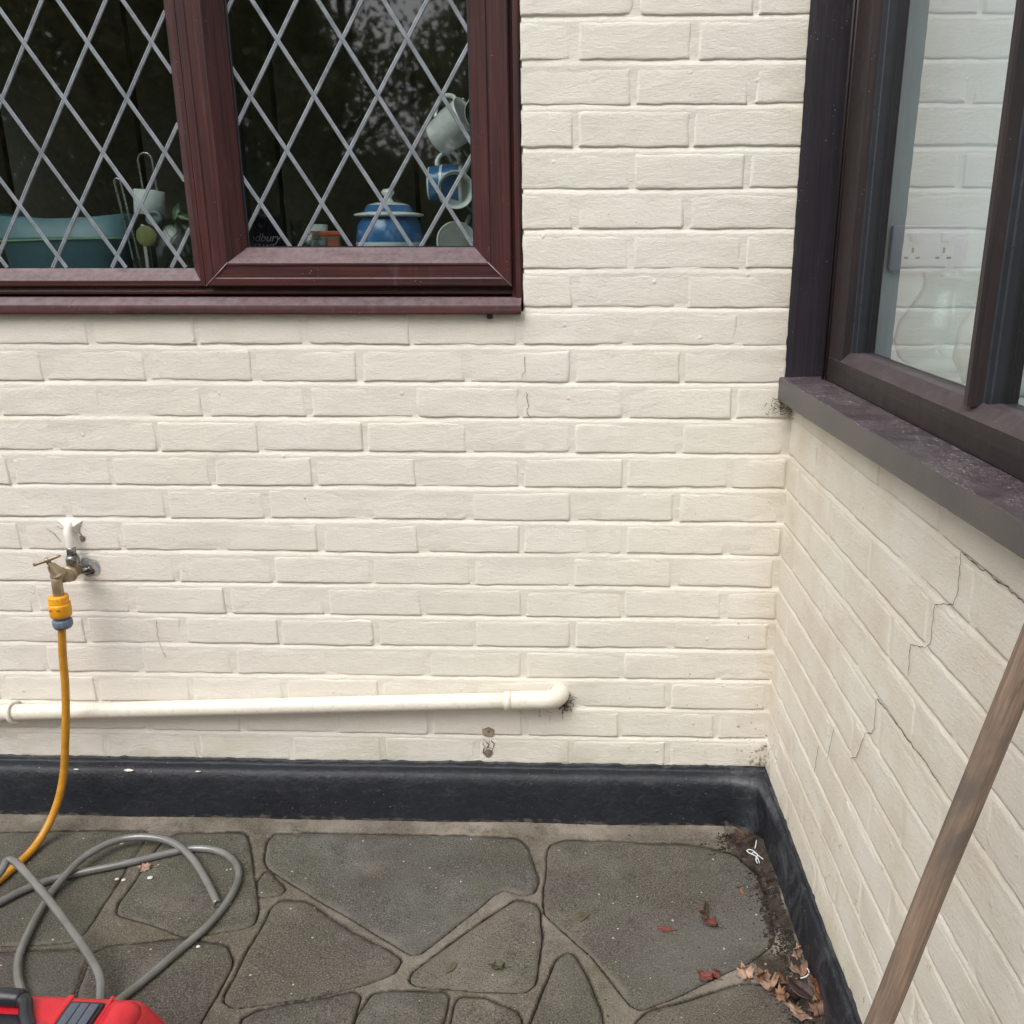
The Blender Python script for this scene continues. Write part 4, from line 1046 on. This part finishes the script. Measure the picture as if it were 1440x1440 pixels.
def tangle(name, c, r, n, mat, parent, seed, rad=.0007, flat=(1, .35, 1)):
    rr = random.Random(seed); V = []; F = []
    for i in range(n):
        p = Vector((rr.gauss(0, r*.5)*flat[0], rr.gauss(0, r*.5)*flat[1], rr.gauss(0, r*.5)*flat[2])); d = Vector((rr.uniform(-1, 1), rr.uniform(-.4, .4), rr.uniform(-1, 1))).normalized()*rr.uniform(.2, .8)*r
        q = rad*rr.uniform(.6, 1.8); s = d.orthogonal().normalized()*q; s2 = d.cross(s).normalized()*q; b = len(V); bend = s*rr.uniform(-4, 4)
        for k, e in ((p, 1), (p+d*.5+bend, 1), (p+d, .4)):
            V += [Vector(c)+k+s*e, Vector(c)+k+s2*e, Vector(c)+k-s*e]
        for q_ in (0, 3):
            F += [(b+q_, b+q_+1, b+q_+4, b+q_+3), (b+q_+1, b+q_+2, b+q_+5, b+q_+4), (b+q_+2, b+q_, b+q_+3, b+q_+5)]
    o = mesh(name, V, F, mat, parent); o['kind'] = 'stuff'; return o
P_(tangle('cobweb', (-.468, -.012, .2975), .020, 60, M_WEB, None, 3)); P_(tangle('cobweb', (-.472, -.010, .283), .012, 30, M_WEB, None, 4)); P_(tangle('cobweb', (-.53, -.010, .286), .05, 26, M_WEB, None, 5, .0005, (1, .1, .6)))
tangle('cobweb', (-.006, -.026, .985), .020, 60, M_WEB, side_wall, 8, .0006); tangle('cobweb', (-.030, -.012, .985), .018, 40, M_WEB, rear_wall, 9, .0006)

# ------------------------------------------------------------------ tap, connector and yellow hose
M_BRASS = simple('dull_brass', (.42, .33, .22), .42, metal=.65, var=.15, bump=.0006, bscale=150)
M_CHROME = simple('tarnished_steel', (.34, .33, .31), .28, metal=.9, var=.4, dirt=(.06, .055, .05))
M_YEL = simple('yellow_plastic', (.80, .36, .015), .35, var=.05)
M_GRY = simple('blue_grey_plastic', (.15, .19, .26), .45, var=.06)
M_CHALK = simple('white_painted_pipe', (.76, .73, .66), .5, var=.04)
tap = empty('garden_tap', (-1.545, -.03, .624)); tag(tap, 'dull brass outdoor tap on the rear wall with a white feed pipe above', 'tap')
def A_(o): o.parent = tap; o.matrix_parent_inverse = Matrix.Translation((1.545, .03, -.624)); return o
A_(tube('feed_pipe', catmull([(-1.5560, .004, .716), (-1.5570, -.014, .712), (-1.5555, -.024, .700), (-1.5525, -.027, .684), (-1.5515, -.028, .668)], 6), .0088, M_CHALK, None, 18))
M_FILL = M_CHALK
pf = patch(tap, 0, 0, 1, 1, M_FILL, 1.); bpy.data.objects.remove(pf)
V = [(-1.5560, -.020, .706)]+[(-1.5560+a, -.005, .712+b) for a, b in [(-.030, .012), (-.010, .016), (.014, .015), (.026, .011), (.018, -.004), (.012, -.016), (.002, -.006), (-.008, -.004), (-.018, .002)]]
A_(mesh('filler', V, [(0, 1+k, 1+(k+1) % 9) for k in range(9)], M_CHALK, None, False))
A_(lathe('compression_nut', [(.0088, 0), (.0108, .001), (.0108, .016), (.0092, .018)], M_CHROME, None, 6, T(-1.5515, -.028, .652)))
A_(lathe('valve_nut', [(.010, 0), (.0150, .003), (.0150, .016), (.0125, .022), (.010, .024)], M_CHROME, None, 8, T(-1.5505, -.030, .628, ('Z', 10))))
A_(tube('wall_elbow', catmull([(-1.5500, -.030, .640), (-1.5500, -.031, .626), (-1.5500, -.040, .617), (-1.5500, -.050, .6150)], 6), .0105, M_BRASS, None, 16))
A_(tube('tap_body', [(-1.5500, -.022, .6160), (-1.5500, -.060, .6160), (-1.5510, -.088, .6200)], [.0140, .0150, .0120], M_BRASS, None, 20))
A_(lathe('body_flange', [(.0152, 0), (.0182, .002), (.0182, .010), (.0152, .012)], M_BRASS, None, 8, T(-1.5500, -.046, .616, ('X', 90))))
A_(tube('spout', catmull([(-1.5510, -.084, .628), (-1.5520, -.094, .620), (-1.5525, -.096, .605), (-1.5530, -.096, .580)], 5), .0108, M_BRASS, None, 20))
bon = T(-1.5510, -.088, .630, ('X', 22), ('Y', -14))
A_(lathe('bonnet', [(.0165, -.004), (.0175, .0), (.0165, .004), (.0120, .006), (.0125, .012), (.0108, .013), (.0112, .018), (.0090, .019), (.0094, .024), (.0050, .027), (.0046, .040), (0, .040)], M_BRASS, None, 20, bon))
hc = bon @ Vector((0, 0, .040))
A_(tube('tap_handle', [hc+Vector((-.026, -.006, -.0085)), hc+Vector((-.018, -.004, -.006)), hc, hc+Vector((.018, .004, .006)), hc+Vector((.026, .006, .0085))], [.0040, .0036, .0040, .0033, .0028], M_BRASS, None, 12))
A_(lathe('handle_hub', [(0, -.004), (.006, -.003), (.0065, .002), (.004, .005), (0, .0055)], M_BRASS, None, 14, bon @ Matrix.Translation((0, 0, .040))))
A_(tube('back_fitting', catmull([(-1.5500, -.020, .612), (-1.535, -.012, .610), (-1.524, -.008, .614)], 4), .009, M_CHROME, None, 10))
M_SOOT = simple('grey_scorch_mark', (.24, .24, .245), .9, var=.5)
def stain():
    m, n, b = new_mat('grey_scorch'); k = N(n); p = k.pos()
    c = k.mix(k.ramp(k.noise(p, 60, 6, .7), [(.35, 0.), (.7, 1.)]), (.22, .22, .23), (.58, .56, .52)); setp(n, b, 'Base Color', c); setp(n, b, 'Roughness', .8)
    return m
MS = stain()
st_ = patch(rear_wall, -1.5290, .6150, .024, .021, MS, 8., .0066, 'scorch_mark'); patch(rear_wall, -1.534, .606, .013, .010, M_CRACK, 9., .0084, 'scorch_mark')
patch(rear_wall, -1.536, .682, .006, .008, M_RAW, 11., .0062)
for i, P in enumerate([[(-1.535, .712), (-1.541, .700), (-1.538, .690), (-1.532, .680)], [(-1.588, .712), (-1.575, .702), (-1.570, .690)], [(-1.612, .704), (-1.596, .690), (-1.585, .672)], [(-1.53, .705), (-1.522, .700)]]):
    crack(rear_wall, P, pl_back, .0013, .002, 90+i, .0064)
hc2 = empty('hose_connector', (-1.555, -.0958, .584)); hc2.scale = (1.16, 1.16, 1.06); tag(hc2, 'yellow and blue grey snap hose connector pushed on the tap spout', 'hose connector')
lathe('threaded_collar', [(.0115, 0), (.0165, -.001), (.0172, -.004), (.0165, -.015), (.0168, -.016)], M_YEL, hc2, 60, T(0, 0, 0), .03, 15)
lathe('connector_body', [(.0168, -.0165), (.0190, -.0175), (.0195, -.022), (.0190, -.036), (.0186, -.043), (.0165, -.0455), (.012, -.046)], M_YEL, hc2, 48, T(0, 0, 0), .018, 6)
for d in (-.0062, .0062): box('grip_shade', (d-.0032, -.0193, -.0275), (d+.0032, -.0150, -.0225), simple('amber_recess_shade', (.55, .20, .01), .4), hc2, .001)  # darker amber pads stand in for the shade in the grip hollows
lathe('neck_ring', [(.010, -.046), (.0145, -.0462), (.0150, -.048), (.0135, -.0495), (.0130, -.051)], M_GRY, hc2, 36)
lathe('clamp_nut', [(.0130, -.0515), (.0160, -.052), (.0168, -.055), (.0168, -.065), (.0145, -.0705), (.0085, -.071)], M_GRY, hc2, 72, T(0, 0, 0), .025, 12)
M_HOSE = simple('yellow_rubber_hose', (.58, .27, .028), .42, var=.10, bump=.0006, bscale=70, dirt=(.36, .20, .05))
yh = tube('yellow_hose', catmull([(-1.5552, -.0958, .530), (-1.5600, -.095, .505), (-1.5700, -.092, .440), (-1.5765, -.091, .372), (-1.5850, -.094, .300), (-1.5960, -.096, .233), (-1.6110, -.100, .150), (-1.6240, -.114, .092), (-1.6380, -.136, .048), (-1.6500, -.168, .019), (-1.6560, -.210, .0095), (-1.6680, -.2920, .0095), (-1.6900, -.3700, .0095), (-1.74, -.47, .0095), (-1.80, -.62, .0095)], 8), .0084, M_HOSE, None, 18)
tag(yh, 'yellow garden hose hanging from the tap connector down to the patio', 'hose')
# clear grey hose lying in loops
def mat_clear():
    m, n, b = new_mat('clear_grey_tubing'); k = N(n); p = k.pos()
    c = k.mix(k.ramp(k.noise(p, 14, 4), [(.3, 0.), (.7, 1.)]), (.17, .165, .145), (.27, .27, .265)); setp(n, b, 'Base Color', c)
    setp(n, b, 'Roughness', .18); setp(n, b, 'Transmission Weight', .35); setp(n, b, 'IOR', 1.45); setp(n, b, 'Coat Weight', .8); setp(n, b, 'Coat Roughness', .08); return m
M_CLEAR = mat_clear()
S2 = [(-1.175,-0.342,0.009),(-1.222,-0.280,0.009),(-1.281,-0.213,0.012),(-1.333,-0.177,0.023),(-1.388,-0.160,0.026),(-1.440,-0.160,0.026),(-1.481,-0.180,0.026),(-1.510,-0.224,0.026),(-1.520,-0.270,0.025),(-1.534,-0.319,0.010),(-1.523,-0.395,0.009),(-1.504,-0.470,0.009),(-1.484,-0.515,0.009),(-1.453,-0.558,0.009),(-1.40,-0.610,0.009),(-1.33,-.66,.009),(-1.27,-.64,.009)]
S3 = [(-1.266,-0.604,0.0085),(-1.249,-0.572,0.0085),(-1.227,-0.529,0.0085),(-1.202,-0.473,0.0085),(-1.169,-0.397,0.0085),(-1.157,-0.321,0.0085),(-1.163,-0.259,0.0085),(-1.190,-0.213,0.0085),(-1.235,-0.180,0.0085),(-1.290,-0.171,0.0085),(-1.340,-0.186,0.0085),(-1.427,-0.226,0.0085),(-1.503,-0.255,0.0085),(-1.560,-0.282,0.0085),(-1.600,-.318,.010),(-1.640,-.37,.012),(-1.72,-.43,.02),(-1.70,-.40,.04),(-1.640,-.355,.055),(-1.628,-.325,.064),(-1.630,-.300,.070),(-1.612,-.302,.070),(-1.560,-.339,.065),(-1.484,-.397,.055),(-1.414,-.456,.050),(-1.345,-.516,.045),(-1.298,-.563,.038),(-1.279,-.600,.024),(-1.262,-.64,.012),(-1.22,-.70,.009)]
pts = catmull(S2[::-1], 10); 
gh = empty('clear_hose', (-1.4, -.35, 0)); tag(gh, 'clear grey plastic tubing lying in loops on the paving behind the red case', 'tubing')
for o in (tube('tubing_run', pts, .0080, M_CLEAR, None, 18, True, .62), tube('tubing_run', catmull(S3, 10), .0080, M_CLEAR, None, 18)):
    o.parent = gh; o.matrix_parent_inverse = Matrix.Translation((1.4, .35, 0))

# ------------------------------------------------------------------ red case
M_RED = simple('red_case_plastic', (.60, .018, .032), .40, var=.06, bump=.0005, bscale=300, dirt=(.40, .03, .035))
M_BLK = simple('black_case_plastic', (.016, .017, .022), .35, var=.1, bump=.0003, bscale=300)
M_LATCH = simple('blue_grey_latch', (.085, .10, .135), .42, var=.08)
rc = empty('tool_case', (-1.36, -.98, 0), R(-1.5)); tag(rc, 'red plastic tool case with black handle and grey latches in the near left corner', 'tool case')
def case_shell(name, x0, x1, y0, y1, z0, z1, tx, ty, mat, rad=.022):
    bm = bmesh.new(); bmesh.ops.create_cube(bm, size=1)
    for v in bm.verts:
        top = v.co.z > 0; ix = tx if top else 0; iy = ty if top else 0
        v.co = Vector(((x1-ix) if v.co.x > 0 else (x0+ix), (y1-iy) if v.co.y > 0 else (y0+iy), z1 if top else z0))
    bmesh.ops.bevel(bm, geom=bm.edges[:], offset=rad, segments=5, profile=.5, affect='EDGES')
    me = bpy.data.meshes.new(name); bm.to_mesh(me); bm.free(); me.polygons.foreach_set('use_smooth', [True]*len(me.polygons))
    return link(name, me, mat, rc)
case_shell('case_base', -.300, .330, -.17, .188, .0, .165, -.004, -.004, M_RED, .014)
case_shell('case_lid', -.305, .336, -.175, .193, .168, .252, .048, .012, M_RED, .020)
lathe('case_corner_lobe', [(0, -.16), (.016, -.16), (.0215, -.15), (.0225, 0), (.0225, .155), (.019, .166), (.010, .172), (0, .173)], M_RED, rc, 28, Matrix.Translation((.268, .0, .2375)) @ Matrix.Rotation(R(-90), 4, 'X') @ Matrix.Scale(1.15, 4, (1, 0, 0)))
box('case_seam', (-.296, -.166, .160), (.322, .182, .173), M_BLK, rc, 0)
for x, w_, y_ in ((.181, .0045, .174), (-.02, .004, .172), (.2425, .003, .176)):
    box('lid_rib', (x-w_, -.05, .2505), (x+w_, y_, .2532), M_RED, rc, .0012)
for x0, x1 in ((-.27, -.20), (.194, .236)):
    box('latch_recess', (x0-.006, .03, .250), (x1+.004, .160, .2575), M_BLK, rc, .002)
    for k in range(3): box('latch', (x0+(x1-x0)*k/3+.0005, .025, .2576), (x0+(x1-x0)*(k+1)/3-.0005, .154, .2610), M_LATCH, rc, .001)
tube('handle_arm', catmull([(.110, .156, .262), (.128, .150, .261), (.140, .132, .257), (.158, .112, .252)], 6), .0095, M_BLK, rc, 14)
tube('handle_grip', [(-.16, .156, .262), (-.1, .157, .263), (.06, .157, .263), (.1165, .156, .262), (.121, .156, .262)], [.011, .0125, .0125, .0125, .0105], M_BLK, rc, 20)
box('handle_well', (-.16, .05, .250), (.150, .136, .2550), M_BLK, rc, .003)
box('handle_well', (.152, .05, .250), (.178, .124, .2550), M_LATCH, rc, .002)

# ------------------------------------------------------------------ wooden pole
def mat_wood():
    m, n, b = new_mat('weathered_pole_wood'); k = N(n)
    uv = n.nodes.new('ShaderNodeTexCoord').outputs['UV']
    g = k.noise(k.mapv(uv, (9, 330, 1)), 1, 7, .7, .9)
    c = k.mix(k.ramp(g, [(.3, 0.), (.66, 1.)]), (.12, .085, .062), (.34, .235, .170))
    c = k.mix(k.ramp(k.noise(k.mapv(uv, (7, 26, 1)), 1, 5, .6, .8), [(.45, 0.), (.64, .75)]), c, (.115, .098, .085))
    setp(n, b, 'Base Color', c); setp(n, b, 'Roughness', .62); setp(n, b, 'Normal', k.bump(g, .0018, .9)); return m
d_ = Vector((.0707, -.0130, .3681))
PA = Vector((-.1345, -1.1150, .5597))
def pole():
    a = PA+d_*(-.553/.3681); b = PA+d_*((1.34-.5597)/.3681); P = [a+(b-a)*(i/40) for i in range(41)]
    P = [p+Vector((.0012*noise.noise((i*.2, 1, 1)), .0012*noise.noise((i*.2, 5, 1)), 0)) for i, p in enumerate(P)]
    o = tube('wooden_pole', P, [.0122]*41, mat_wood(), None, 24); tag(o, 'weathered wooden pole leaning against the sill in the right foreground', 'pole')
pole()

# ------------------------------------------------------------------ fallen leaves, tie, grit
M_L = [simple('dry_leaf_tan', (.27, .145, .085), .7, var=.38, bump=.0006, bscale=300), simple('dry_leaf_orange', (.34, .13, .05), .65, var=.35), simple('dry_leaf_red', (.17, .045, .035), .7, var=.25),
       simple('dry_leaf_dark', (.055, .028, .026), .6, var=.3), simple('dry_leaf_pale', (.36, .235, .165), .7, var=.36), simple('dry_leaf_olive', (.095, .082, .045), .7, var=.3)]
OUTL = {'maple': [(0, -1), (.12, -.5), (.55, -.62), (.48, -.30), (.95, -.05), (.60, .10), (.72, .55), (.33, .38), (.18, .72), (0, 1.05)],
        'oval': [(0, -1), (.22, -.75), (.42, -.35), (.5, 0), (.42, .4), (.22, .78), (0, 1)]}
def leaf(x, y, z, size, mat, label, kind='maple', rz=0, tx=0, ty=0, curl=.5, seed=0, group=None):
    half = OUTL[kind]; rr = random.Random(seed)
    L = [(p[0]*rr.uniform(.75, 1.15), p[1]*rr.uniform(.92, 1.08)) for p in half]; Rr = [(-p[0]*rr.uniform(.75, 1.15), p[1]*rr.uniform(.92, 1.08)) for p in half]
    V = []; F = []; n = len(half)
    fx = rr.uniform(-.6, .6)
    def Z(u, v): return curl*(.30*u*u+.16*v*v+.12*math.sin(3*u+seed)+.10*math.cos(4*v+seed*2)+fx*.15*u*v)+.05*abs(u)
    cols = [0, .35, .7, 1.]
    for side in (L, Rr):
        b = len(V)
        for p, q in zip(side, [(0, h[1]) for h in half]):
            for t in cols:
                u, v = q[0]+(p[0]-q[0])*t, q[1]+(p[1]-q[1])*t
                V.append((u, v, Z(u, v)))
        for i in range(n-1):
            for k in range(3):
                a = b+i*4+k; f = (a, a+1, a+5, a+4); F.append(f if side is L else f[::-1])
    M = Matrix.Translation((x, y, z)) @ Matrix.Rotation(R(rz), 4, 'Z') @ Matrix.Rotation(R(tx), 4, 'X') @ Matrix.Rotation(R(ty), 4, 'Y') @ Matrix.Scale(size, 4)
    V = [M @ Vector(v) for v in V]; zm = min(v.z for v in V)
    gz = .0025+.026*bank(x, y)*(x > -.07)
    if zm < gz: V = [v+Vector((0, 0, gz-zm)) for v in V]
    o = mesh('fallen_leaf', V, F, mat, None, True)
    so_ = o.modifiers.new('thickness', 'SOLIDIFY'); so_.thickness = .0005
    c = M @ Vector((0, -1, 0)); e = M @ Vector((.12, -1.55, .1)); c.z = max(c.z, .004); e.z = max(e.z, .003)
    tube('stalk', [c, (c+e)/2+Vector((0, 0, .0012)), e], .0006, mat, o, 6)
    tag(o, label, 'leaf', group); return o
leaf(-.187, -.345, .006, .016, M_L[1], 'orange curled leaf standing up on the large stone at the right', 'oval', 140, 55, 10, .9, 3)
leaf(-.172, -.362, .002, .021, M_L[2], 'russet leaf lying just below the orange curled leaf', 'maple', 60, 8, 12, .6, 4)
leaf(-.178, -.338, .004, .017, M_L[5], 'olive leaf upright behind the orange curled leaf', 'oval', 10, 60, 30, .5, 5)
leaf(-.2642, -.3791, .0, .0165, M_L[2], 'flat dark red leaf alone in the middle of the large stone', 'oval', 80, 2, 3, .25, 6)
leaf(-1.3786, -.2312, .004, .017, M_L[4], 'pinkish dry leaf inside the loop of the clear hose', 'maple', 100, 8, -10, .6, 7)
leaf(-.0943, -.2703, .002, .0075, M_L[1], 'tiny orange leaf scrap near the plinth beside the large stone', 'oval', 20, 20, 10, .6, 8)
leaf(-.4333, -.3530, .0, .020, M_L[5], 'narrow olive leaf at the left edge of the large stone', 'oval', -70, 5, 10, .3, 9)
leaf(-.5865, -.4816, .0, .017, M_L[5], 'brown green leaf lying on the triangular stone, right one', 'maple', 80, 0, 5, .4, 10)
leaf(-.673, -.4874, .0, .014, M_L[5], 'small olive leaf lying on the triangular stone, left one', 'oval', -30, 5, 5, .4, 11)
G_ = 'dry leaves heaped by the side plinth'
for i, (x, y, z, s, mi, k, rz, tx, ty, lab) in enumerate([
    (-.200, -.4975, .003, .022, 2, 'maple', 75, 6, 10, 'dark red ragged leaf at the left end of the leaf litter'),
    (-.180, -.492, .003, .013, 2, 'maple', -20, 10, 0, 'small dark red leaf touching the ragged red one'),
    (-.124, -.489, .003, .023, 4, 'maple', 15, 12, -14, 'tan leaf with a red centre lying alone left of the heap'),
    (-.086, -.521, .006, .026, 4, 'maple', 170, 20, 15, 'pale pinkish brown leaf at the left of the heap'),
    (-.095, -.507, .010, .020, 0, 'maple', 40, 35, -20, 'tan leaf folded upward at the left of the heap'),
    (-.062, -.512, .010, .023, 0, 'maple', 110, 25, 10, 'copper leaf in the middle of the heap'),
    (-.040, -.500, .016, .022, 4, 'maple', 60, 30, 25, 'pale leaf on the upper side of the heap'),
    (-.027, -.466, .012, .019, 4, 'maple', 20, 45, 10, 'pale curled leaf leaning at the plinth above the heap'),
    (-.022, -.505, .014, .017, 0, 'oval', -30, 30, -25, 'brown oval leaf beside the plinth in the heap'),
    (-.036, -.545, .014, .032, 3, 'oval', 55, 15, -30, 'large dark purple brown leaf in the heap'),
    (-.050, -.550, .006, .024, 3, 'oval', 120, 30, 20, 'dark leaf under the large dark purple brown leaf'),
    (-.012, -.545, .012, .024, 1, 'maple', 150, 45, 10, 'orange leaf against the plinth at the right of the heap'),
    (-.014, -.568, .012, .022, 1, 'oval', 20, 35, 30, 'amber leaf at the lower right of the heap'),
    (-.050, -.585, .008, .034, 4, 'maple', 80, 8, 10, 'broad straw coloured leaf at the bottom of the heap'),
    (-.020, -.592, .010, .022, 0, 'maple', 10, 25, -15, 'brown leaf at the bottom right corner of the heap'),
    (-.070, -.540, .004, .018, 0, 'maple', 250, 15, 20, 'brown leaf tucked under the heap on the left'),
    (-.042, -.522, .022, .015, 4, 'oval', 200, 40, 0, 'small pale leaf on top of the heap')]):
    leaf(x, y, z, s*.92, M_L[mi], lab, k, rz, tx*1.2, ty*1.3, rnd.uniform(.9, 1.7), 20+i, G_)
M_WHT = simple('white_string', (.75, .75, .76), .4)
ts = tube('cable_tie', catmull([(-.0380, -.1260, .022), (-.0420, -.1400, .020), (-.046, -.150, .018)], 4), .0011, M_WHT, None, 8); tag(ts, 'short piece of white string above the looped white tie', 'string')
tl = tube('cable_tie', catmull([(p[0]-.004, p[1], p[2]+.012) for p in [(-.0445, -.1960, .004), (-.0465, -.186, .005), (-.0440, -.176, .006), (-.0560, -.164, .005), (-.0600, -.155, .004), (-.0530, -.151, .004), (-.0450, -.158, .005), (-.0390, -.172, .006), (-.0320, -.190, .010)]], 6), .0011, M_WHT, None, 8); tag(tl, 'knotted white plastic tie lying on the grit by the plinth corner', 'cable tie')
tube('tie_strand', catmull([(p[0]-.004, p[1], p[2]+.012) for p in [(-.0400, -.195, .004), (-.0420, -.180, .006), (-.0510, -.168, .0065), (-.0465, -.163, .006), (-.0405, -.170, .0055), (-.0445, -.185, .0045)]], 5), .0010, M_WHT, tl, 8)
tc2 = tube('string_curl', catmull([(-.040, -.545, .052), (-.030, -.542, .053), (-.022, -.532, .052), (-.022, -.520, .050)], 5), .0011, M_WHT, None, 8); tag(tc2, 'curled white string lying on the heap of leaves', 'string')
# soil and crumbs in the corner and along the foot of the side wall
def crumbs(name, n, fn, mat, seed, smin, smax):
    rr = random.Random(seed); V = []; F = []
    for i in range(n):
        x, y, sc = fn(rr); s = rr.uniform(smin, smax)*sc; z0 = s*.3
        z0 += .026*bank(x, y)*(x > -.07); b = len(V); a0 = rr.uniform(0, 6.28); el = rr.uniform(.5, 1.6)
        for k in range(4):
            a = a0+k*math.pi/2; V.append((x+s*el*math.cos(a), y+s*math.sin(a), z0-s*rr.uniform(0, .2)))
        V.append((x, y, z0+s*rr.uniform(.4, .9))); V.append((x, y, z0-s*.6))
        for k in range(4): F.append((b+k, b+(k+1) % 4, b+4)); F.append((b+(k+1) % 4, b+k, b+5))
    o = mesh(name, V, F, mat, None); o['kind'] = 'stuff'; return o
M_SOIL = simple('dark_soil', (.045, .032, .024), 1., var=.5)
M_GRIT = simple('pale_grit', (.42, .36, .29), .9, var=.3)
def f_corner(rr):
    a = rr.random(); return (-.030-abs(rr.gauss(0, .035)), -.075-abs(rr.gauss(0, .035)), 1)
def f_side(rr):
    y = -.10-rr.random()*.60; return (-.022-abs(rr.gauss(0, .022)), y, 1)
def f_all(rr): return (rr.uniform(-1.75, -.05), rr.uniform(-.70, -.06), 1 if rr.random() < .96 else 2.2)
o = crumbs('soil', 1900, f_corner, M_SOIL, 1, .0012, .0040); o['label'] = 'dark soil gathered in the corner of the plinth'
o = crumbs('soil', 3600, f_side, M_SOIL, 2, .0010, .0034); o['label'] = 'dark soil along the foot of the side wall'
o = crumbs('soil', 260, lambda rr: (rr.uniform(-1.75, -.06), rr.uniform(-.70, -.06), 1), M_SOIL, 4, .0008, .0024); o['label'] = 'dark crumbs scattered on the paving'
o = crumbs('soil', 900, lambda rr: (rr.gauss(-.25, .16) if rr.random() < .6 else rr.uniform(-1.7, -.1), rr.uniform(-.70, -.06), 1), M_SOIL, 14, .0005, .0013); o['label'] = 'fine dark specks of soil on the paving'
o = crumbs('grit', 240, f_all, M_GRIT, 3, .0006, .0019); o['label'] = 'pale grit scattered over the paving'
M_RUST = simple('reddish_litter', (.13, .065, .045), 1., var=.4)
o = crumbs('litter', 150, lambda rr: (-.062+rr.gauss(0, .012), -.090+rr.gauss(0, .012), 1), M_RUST, 6, .0015, .0045); o['label'] = 'reddish leaf litter in the corner of the plinth'
# chips of paint bigger than grit lying inside the hose loop and by the stones
for i, (x, y, s) in enumerate([(-1.3540, -.262, .0048), (-1.423, -.268, .0036), (-1.408, -.270, .0036), (-1.155, -.335, .0035), (-1.170, -.450, .0032), (-1.487, -.150, .003)]):
    m_ = bmesh.new(); bmesh.ops.create_icosphere(m_, subdivisions=2, radius=1)
    for v in m_.verts: v.co = Vector((v.co.x*s*1.3, v.co.y*s, v.co.z*s*.5))*(1+.3*noise.noise(v.co*2.1+Vector((i, 0, 0))))
    me = bpy.data.meshes.new('paint_chip'); m_.to_mesh(me); m_.free(); o = link('paint_chip', me, M_SPLASH, None, (x, y, s*.4+.0015)); tag(o, ['largest white paint flake inside the loop of clear tubing', 'right one of two small white flakes under the straight tubing', 'left one of two small white flakes under the straight tubing', 'white flake between the tubing loop and the plinth stones', 'white flake on the dark stone right of the red case', 'white flake near the yellow hose by the plinth'][i], 'paint chip')

# ------------------------------------------------------------------ trees behind the camera, seen mirrored in the leaded window
def foliage_tree(x, y, h, rad, base, label, mat, seed, n=5200, leaf_s=.062):
    rr = random.Random(seed); t = empty('tree', (x, y, -.03)); tag(t, label, 'tree', None)
    tr = [Vector((0, 0, 0))]
    for i in range(1, 9): tr.append(Vector((rr.gauss(0, .05)*i, rr.gauss(0, .05)*i, h*.85*i/8)))
    tube('trunk', tr, [.16*(1-.085*i) for i in range(9)], M_BARK, t, 10)
    V = []; F = []; cl = []
    for i in range(80):
        zz = rr.uniform(base, h); f = math.sin(math.pi*min(1, max(.12, (zz-base)/(h-base)*.85+.15)))
        a = rr.uniform(0, 6.28); q = rad*f*math.sqrt(rr.random()); c = Vector((q*math.cos(a), q*math.sin(a), zz)); cl.append((c, rr.uniform(.30, .75)))
        if i % 3 == 0:
            k = tr[min(8, int(zz/(h*.85)*8*.7))]; tube('limb', [k, (k+c)/2+Vector((0, 0, .1)), c], [.045, .03, .012], M_BARK, t, 6)
    for i in range(n):
        c, r_ = cl[rr.randrange(len(cl))]
        p = c+Vector((rr.gauss(0, r_*.55), rr.gauss(0, r_*.55), rr.gauss(0, r_*.45)))
        u = Vector((rr.gauss(0, 1), rr.gauss(0, 1), rr.gauss(0, 1))).normalized(); v = u.orthogonal().normalized(); v = (Matrix.Rotation(rr.uniform(0, 6.28), 3, u) @ v); s = leaf_s*rr.uniform(.5, 1.3)
        b = len(V); V += [p-u*s, p+v*s*.45, p+u*s, p-v*s*.45]; F.append((b, b+1, b+2, b+3))
    mesh('crown', V, F, mat, t)
    return t
TR = [(-1.2, -10.5, 3.1, 1.5, .2, 'low evergreen bush mirrored in the right pane of the leaded window', M_TREE, 12000), (-3.6, -9.2, 6.2, 1.9, .3, 'tall dark evergreen tree mirrored beside the sky gap', M_TREE, 17000), (-6.4, -9.8, 7.4, 2.2, .3, 'tall olive tinged tree mirrored in the middle of the leaded window', M_TREE2, 22000),
      (-9.4, -9.6, 7.6, 2.3, .3, 'broad brownish tree mirrored in the left light', M_TREE2, 22000), (-12.8, -10.5, 7.4, 2.4, .3, 'dark tree mirrored at the far left of the leaded window', M_TREE, 18000), (.9, -12.5, 4.2, 1.6, .2, 'bushy shrub behind the camera right of the gap', M_TREE, 9000), (-2.1, -12.5, 5.0, 1.3, 1.2, 'thin airy tree mirrored against the sky in the top right pane', M_TREE, 5200)]
for i, (x, y, h, r_, b, lab, mt, n) in enumerate(TR): foliage_tree(x, y, h, r_, b, lab, mt, 50+i, n)
# hedge closing the view under the trees
def hedge():
    rr = random.Random(9); V = []; F = []
    for i in range(110000):
        px_ = rr.uniform(-19, 5); top = 2.3+.4*math.sin(px_*1.3) if px_ > -4.5 else 7.2+.8*math.sin(px_*1.1)+.5*math.sin(px_*3.1)
        if rr.random() > top/8.5: continue
        p = Vector((px_, -13.2+rr.gauss(0, .5), rr.random()*top)); u = Vector((rr.gauss(0, 1), rr.gauss(0, 1), rr.gauss(0, 1))).normalized(); v = u.orthogonal().normalized(); s = .12*rr.uniform(.6, 1.4)
        b = len(V); V += [p-u*s, p+v*s*.5, p+u*s, p-v*s*.5]; F.append((b, b+1, b+2, b+3))
    o = mesh('hedge', V, F, M_TREE, None); tag(o, 'dense dark hedge at the end of the garden behind the camera', 'hedge')
hedge()
